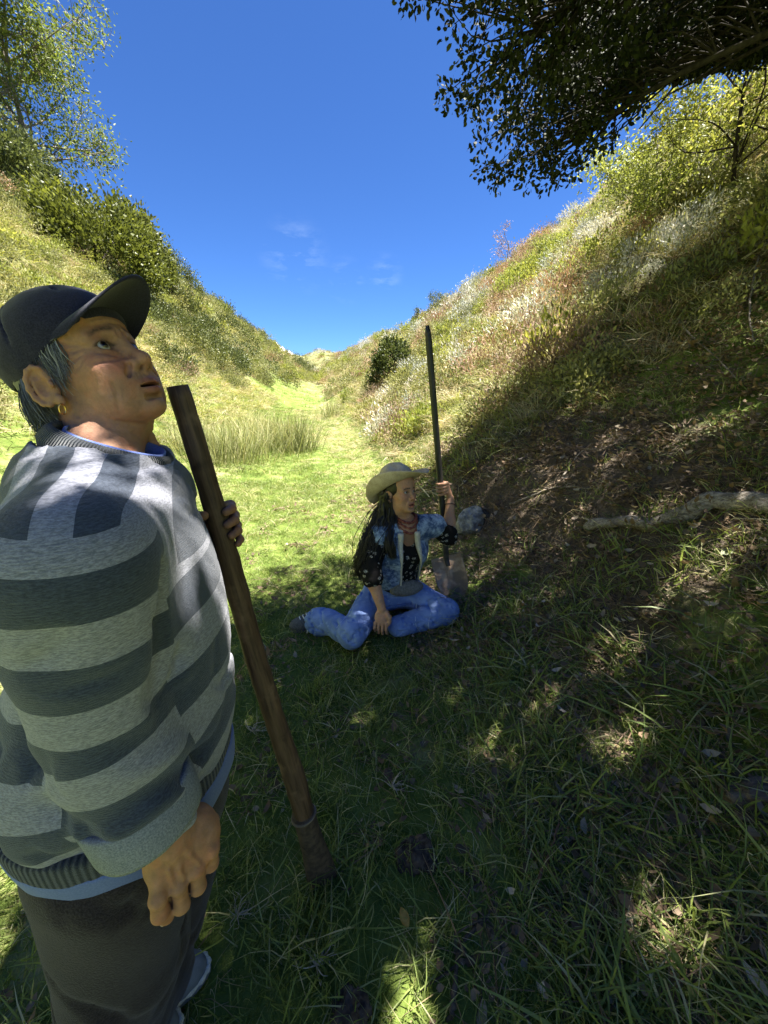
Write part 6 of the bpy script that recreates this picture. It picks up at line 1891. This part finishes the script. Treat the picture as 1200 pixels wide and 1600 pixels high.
    c = felt.mix(felt.rng(n2, 0.45, 0.8), c, (0.58, 0.51, 0.40))
    M_f = felt.bsdf(c, 0.95, felt.bump(n2, 0.3, 0.0015), 0.1)
    hat = child('hat', xf(TM, V), Q, M_f)
    na, nr_ = 72, 14; V = []
    for sd in (0, 1):
        for i in range(na):
            a_ = 2 * PI * i / na
            for j in range(nr_):
                t_ = j / (nr_ - 1)
                ex = 0.090 - 0.010 * abs(math.sin(a_))
                x = (0.106 + t_ * (ex + 0.008)) * math.cos(a_); y = (0.088 + t_ * (ex - 0.020 * t_ * abs(math.sin(a_)))) * math.sin(a_)
                z = 0.004 + 0.066 * (abs(math.sin(a_)) ** 1.7) * t_ ** 1.7 - 0.026 * t_ ** 1.3 * (1 - abs(math.sin(a_))) ** 1.0 - 0.004 * sd + 0.004 * math.sin(3 * a_ + 1) * t_
                V.append((x, y, z))
    V = np.array(V); N_ = na * nr_
    i = np.arange(na)[:, None] * nr_; i2 = ((np.arange(na) + 1) % na)[:, None] * nr_; j = np.arange(nr_ - 1)[None]
    qa = np.stack([i + j, i + j + 1, i2 + j + 1, i2 + j], -1).reshape(-1, 4)
    k = np.arange(na) * nr_ + nr_ - 1; k2 = np.roll(k, -1); qe = np.stack([k, k + N_, k2 + N_, k2], -1)
    child('brim', xf(TM, V), np.concatenate([qa, qa[:, ::-1] + N_, qe]), M_f, hat)
    a_ = np.arange(61) * 2 * PI / 60
    v, t_, q = tube(xf(TM, np.stack([0.1135 * np.cos(a_), 0.0955 * np.sin(a_), np.full(61, 0.016)], -1)), 0.0045, 6, False)
    child('hat_band', v, q, simple_mat('tan_ribbon', (0.22, 0.16, 0.10), (0.30, 0.23, 0.15), 60, 0.8), hat)
seated_woman()

# ================================================================== SMALL THINGS ON THE GROUND
def rock():
    g0 = ground_at(733, 828)
    g = Grid((-0.24, -0.2, -0.12), (0.24, 0.2, 0.36), 0.006)
    g.ell((0, 0, 0.08), (0.125, 0.115, 0.17), 0.01)
    g.ell((-0.03, 0.01, 0.17), (0.085, 0.08, 0.10), 0.03)
    g.ell((0.08, 0, 0.06), (0.10, 0.09, 0.08), 0.04)
    rng = np.random.RandomState(2)
    for k in range(14):
        n = norm(rng.normal(size=3) + np.array((0, -0.2, 0.2))); g.half(np.array((0, 0, 0.09)) + n * rng.uniform(0.085, 0.125), n, 0.006)
    g.displace(lambda x, y, z: 0.016 * vn3(x * 14, y * 14, z * 14) + 0.012 * vn3(x * 40, y * 40, z * 40) + 0.006 * vn3(x * 90, y * 90, z * 90))
    V, Q = g.mesh(1)
    t = NT('lichened_stone')
    n1 = t.noise(30, 6, 0.7); n2 = t.noise(120, 4, 0.7); n3 = t.noise(9, 3, 0.6)
    c = t.mix(t.rng(n1, 0.35, 0.65), (0.14, 0.138, 0.13), (0.36, 0.35, 0.325))
    c = t.mix(t.rng(n2, 0.58, 0.72), c, (0.05, 0.05, 0.048))
    c = t.mix(t.rng(n3, 0.6, 0.75), c, (0.22, 0.21, 0.14))
    o = obj('rock', mk_mesh('rock', V, Q, t.bsdf(c, 0.95, t.bump(t.math('ADD', n1, n2), 0.6, 0.008), 0.15), True), None, g0 - np.array((0, 0, 0.02)))
    o.rotation_euler.z = 0.4
    tag(o, 'grey lichened rock on the bank just right of the hand holding the shovel', 'rock')
rock()

def log_material():
    t = NT('weathered_dead_wood')
    v = t.mapv(t.coord(), (0.14, 1, 1))
    n1 = t.noise(95, 5, 0.65, v, 0.6); n2 = t.noise(6, 4, 0.6)
    c = t.mix(t.rng(n1, 0.3, 0.7), (0.085, 0.068, 0.052), (0.34, 0.30, 0.25))
    c = t.mix(t.rng(n2, 0.5, 0.7), c, (0.15, 0.125, 0.10))
    return t.bsdf(c, 0.95, t.bump(n1, 0.9, 0.006), 0.1)
M_dead = log_material()
def fallen_log():
    px = [(914, 836), (960, 832), (1010, 822), (1060, 806), (1110, 797), (1170, 793), (1230, 788), (1290, 792)]
    P = []
    for k, (x, y) in enumerate(px):
        g = ground_at(x, y + 8); P.append(g + np.array((0, 0, 0.012)))
    P = np.array(P); base = P[0].copy()
    for _ in range(3): P[1:-1] = (P[:-2] + 2 * P[1:-1] + P[2:]) / 4
    L = spline(P, 60) + np.array((0, 0, 0.040)); n = 60
    u = np.linspace(0, 1, n)
    L[:, 2] += 0.022 * np.sin(u * 14) + 0.008 * np.sin(u * 37); L[:, 1] += 0.020 * np.sin(u * 11 + 1)
    rad = np.interp(u, [0, 0.03, 0.12, 0.3, 0.45, 0.6, 1], [0.020, 0.030, 0.029, 0.037, 0.042, 0.041, 0.052])
    seg = 20
    V, T, Q = tube(L, rad, seg)
    # ridges and bark twist
    vv = V[:n * seg].reshape(n, seg, 3); c = L[:, None, :]
    a = np.arange(seg)[None, :] / seg * 2 * PI
    k = 1 + 0.10 * np.sin(3 * a + u[:, None] * 9) + 0.09 * fbm2(u[:, None] * 18 + 0 * a, a * 2.2, 3) + 0.05 * np.sin(7 * a + u[:, None] * 25)
    vv = c + (vv - c) * k[..., None]; V[:n * seg] = vv.reshape(-1, 3)
    root = empty('fallen_branch', base, 'thick weathered grey dead branch lying across the right bank', 'branch')
    o = obj('wood', mk_mesh('wood', V, [Q, T], M_dead, True), root); o.location = -Vector(base)
    s = L[34]; v, t_, q = tube(spline([s, s + np.array((0.05, -0.04, 0.035)), s + np.array((0.13, -0.07, 0.03))], 8), np.linspace(0.014, 0.004, 8), 7)
    o = obj('side_twig', mk_mesh('side_twig', v, [q, t_], M_dead, True), root); o.location = -Vector(base)
fallen_log()

def stick(px, r0, r1, label, seed, name='stick', lift=0.012, mat=None, group=None, forks=0):
    rng = np.random.RandomState(seed)
    P = np.array([ground_at(x, y) for x, y in px]) + np.array((0, 0, lift))
    base = P[0].copy(); n = 8 * len(P)
    L = spline(P, n) + rng.normal(size=(n, 3)) * r0 * 0.25
    mb = MB(); v, t_, q = tube(L, np.linspace(r0, r1, n) * (1 + 0.15 * rng.normal(size=n)), 7); mb.add(v, t_, q)
    o = obj(name, mb.mesh(name, mat or M_dead, True), None); o.location = (0, 0, 0)
    for k in range(forks):
        i = rng.randint(n // 3, n - 2); d = norm(rng.normal(size=3) * np.array((1, 1, 0.3)) + np.array((0, 0, .3))) * rng.uniform(0.05, 0.12)
        v, t_, q = tube([L[i], L[i] + d * 0.5 + rng.normal(size=3) * 0.006, L[i] + d], [r1, r1 * 0.8, r1 * 0.4], 5)
        obj('side_twig', mk_mesh('side_twig', v, [q, t_], mat or M_dead, True), o)
    tag(o, label, 'stick', group)
M_dstick = simple_mat('damp_dark_twig', (0.040, 0.030, 0.022), (0.12, 0.092, 0.068), 60, 0.9, 0.5, 0.003)
stick([(705, 1590), (712, 1530), (722, 1480), (760, 1440), (775, 1400)], 0.0065, 0.0035, 'dark crooked stick in the grass at the bottom middle', 1, mat=M_dstick, forks=2)
stick([(880, 1598), (886, 1560), (892, 1525)], 0.0080, 0.0060, 'short stout stick pointing away at the bottom edge right of the crooked one', 2, mat=M_dstick)
stick([(712, 1362), (735, 1375), (775, 1402)], 0.0050, 0.0035, 'short dark twig lying left of the crooked stick top', 3, mat=M_dstick, forks=1)
stick([(838, 1390), (862, 1330), (872, 1292)], 0.0045, 0.0030, 'reddish upright twig in the long grass at lower right', 4, mat=simple_mat('reddish_twig', (0.11, 0.055, 0.03), (0.20, 0.11, 0.065), 60, 0.8), lift=0.03)
stick([(796, 792), (830, 778), (870, 764), (925, 768)], 0.0100, 0.0050, 'pale root running along the bare earth left of the fallen branch', 5, name='exposed_root', forks=2)
stick([(878, 752), (905, 715), (928, 708)], 0.0060, 0.0030, 'thin grey twig arching over the bare earth of the bank', 6, mat=M_dead, lift=0.03)
stick([(908, 818), (928, 826)], 0.0050, 0.0040, 'small pale wood splinter at the left end of the fallen branch', 7, lift=0.03, mat=simple_mat('pale_wood', (0.45, 0.40, 0.32), (0.6, 0.55, 0.46), 50))
stick([(1040, 470), (1062, 520), (1110, 570), (1150, 610)], 0.0080, 0.0040, 'thin bare branch trailing down the shaded bank below the shrubs', 8, mat=M_dead, lift=0.06, forks=3)
stick([(1180, 420), (1165, 500), (1170, 560)], 0.0080, 0.0050, 'hanging grey twig near the right edge below the canopy', 9, mat=M_dead, lift=0.10)
stick([(650, 1050), (672, 1068), (700, 1082)], 0.0040, 0.0030, 'small dry stick on the grass below the seated person', 10, mat=M_dead)
stick([(940, 930), (985, 915), (1040, 908)], 0.0045, 0.0030, 'dry twig lying on the litter below the fallen branch', 11, mat=M_dead, forks=1)
stick([(1000, 1010), (1050, 1000), (1085, 1004)], 0.0050, 0.0030, 'dry twig among the grass right of centre, lower of two below the branch', 12, mat=M_dead)

def clod(px, py, r, label, seed):
    g0 = ground_at(px, py)
    g = Grid((-r * 1.6,) * 3, (r * 1.6,) * 3, r / 14)
    g.ell((0, 0, 0), (r, r * 0.85, r * 0.6), 0.01); g.ell((r * .5, r * .2, r * .1), (r * .6, r * .5, r * .45), 0.01)
    g.displace(lambda x, y, z: r * (0.55 * vn3(x * 2.5 / r + seed, y * 2.5 / r, z * 2.5 / r) + 0.30 * vn3(x * 7 / r, y * 7 / r, z * 7 / r)))
    V, Q = g.mesh(1)
    o = obj('soil_clod', mk_mesh('soil_clod', V, Q, simple_mat('dark_soil', (0.040, 0.030, 0.024), (0.12, 0.092, 0.07), 40, 0.98, 0.8, 0.006, 0.05), True), None, g0 + np.array((0, 0, r * 0.15)))
    tag(o, label, 'soil clod')
clod(645, 1340, 0.055, 'crumbly brown soil clod in the grass right of the pole foot', 1)
clod(668, 1352, 0.030, 'small soil clod touching the larger clod right of the pole foot', 5)
clod(545, 1590, 0.045, 'dark soil clod at the bottom edge below the pole foot', 9)

def stump():
    g0 = ground_at(1185, 1250)
    g = Grid((-0.16, -0.16, -0.1), (0.16, 0.16, 0.14), 0.005)
    g.cap((-0.05, 0, 0.02), (0.12, 0.03, 0.03), 0.055, 0.062, 0.01)
    g.displace(lambda x, y, z: 0.012 * np.sin(z * 130 + 5 * vn3(x * 10, y * 20, z * 20)) * 0.5 + 0.02 * vn3(x * 18, y * 50, z * 50))
    V, Q = g.mesh(1)
    o = obj('rotten_wood', mk_mesh('rotten_wood', V, Q, simple_mat('rotten_wood', (0.06, 0.045, 0.038), (0.19, 0.155, 0.13), 50, 0.95, 0.7, 0.006, 0.1, stretch=(.2, 1, 1)), True), None, g0 - np.array((0, 0, 0.035)))
    tag(o, 'chunk of rotten brown wood half buried in grass at the right edge', 'wood')
stump()

def dry_root(px, py, label, seed, s=1.0):
    rng = np.random.RandomState(seed); g0 = ground_at(px, py); mb = MB()
    for k in range(16):
        d = norm(rng.normal(size=3) * np.array((1, 0.7, 0.25)) + np.array((0.5, 0.5, 0.15))) * rng.uniform(0.03, 0.075) * s
        v, t_, q = tube(spline([(0, 0, 0.02), d * 0.5 + rng.normal(size=3) * 0.008 + np.array((0, 0, 0.02)), d + np.array((0, 0, 0.02))], 6), np.linspace(0.0018, 0.0005, 6) * s, 5); mb.add(v, t_, q)
    o = obj('dry_root', mb.mesh('dry_root', simple_mat('bleached_straw', (0.28, 0.23, 0.16), (0.5, 0.44, 0.34), 80), True), None, g0)
    tag(o, label, 'dry root')
dry_root(612, 1238, 'pale dry uprooted tuft lying beside a dark leaf right of the pole', 1, 1.2)
dry_root(395, 1150, 'pale dry grass root behind the lower part of the pole', 2, 1.2)
dry_root(372, 1440, 'small bleached root in the grass right of the dark trousers', 3, 0.8)
dry_root(495, 1520, 'pale dry root in the shaded grass at the bottom left of centre', 4, 0.9)

# single large fallen leaves
def fallen_leaf(px, py, L, W, mat, label, rot, seed):
    rng = np.random.RandomState(seed); g0 = ground_at(px, py)
    n = 9; u = np.linspace(0, 1, n); w = W * np.sin(PI * np.clip(u, 0.02, 0.98)) ** 0.8
    x = (u - 0.5) * L; z = 0.25 * L * (u - 0.5) ** 2 + 0.012
    V = np.concatenate([np.stack([x, -w, z + w * 0.5], -1), np.stack([x, 0 * w, z], -1), np.stack([x, w, z + w * 0.4], -1)])
    i = np.arange(n - 1); Q = np.concatenate([np.stack([i, i + 1, i + n + 1, i + n], -1), np.stack([i + n, i + n + 1, i + 2 * n + 1, i + 2 * n], -1)])
    o = obj('fallen_leaf', mk_mesh('fallen_leaf', V, Q, mat, True), None, g0 + np.array((0, 0, 0.012))); o.rotation_euler = (rng.normal() * .3, rng.normal() * .3, rot)
    sd = o.modifiers.new('thickness', 'SOLIDIFY'); sd.thickness = 0.0012
    tag(o, label, 'leaf')
M_lf1 = simple_mat('pale_green_leaf', (0.22, 0.24, 0.13), (0.34, 0.36, 0.22), 60, 0.6, 0.2, 0.001)
M_lf2 = simple_mat('brown_leaf', (0.10, 0.055, 0.032), (0.20, 0.115, 0.07), 60, 0.6, 0.3, 0.001)
M_lf3 = simple_mat('yellow_leaf', (0.36, 0.20, 0.035), (0.50, 0.32, 0.07), 60, 0.6, 0.2, 0.001)
fallen_leaf(1130, 873, 0.075, 0.016, M_lf1, 'pale green fallen leaf on the litter below the fallen branch', 0.3, 1)
fallen_leaf(1178, 875, 0.055, 0.012, M_lf1, 'narrow pale leaf at the right edge below the fallen branch', 0.7, 2)
fallen_leaf(603, 1220, 0.060, 0.020, M_lf2, 'dark brown fallen leaf beside the pale uprooted tuft', 1.3, 3)
fallen_leaf(632, 1445, 0.050, 0.012, M_lf3, 'orange-yellow fallen leaf in the dark grass at bottom centre', 1.9, 4)
fallen_leaf(905, 1470, 0.06, 0.018, M_lf2, 'curled brown leaf in the grass at lower right', 2.2, 5)
fallen_leaf(790, 1110, 0.06, 0.010, M_lf1, 'thin pale leaf on the dappled grass below the shovel', 0.5, 6)
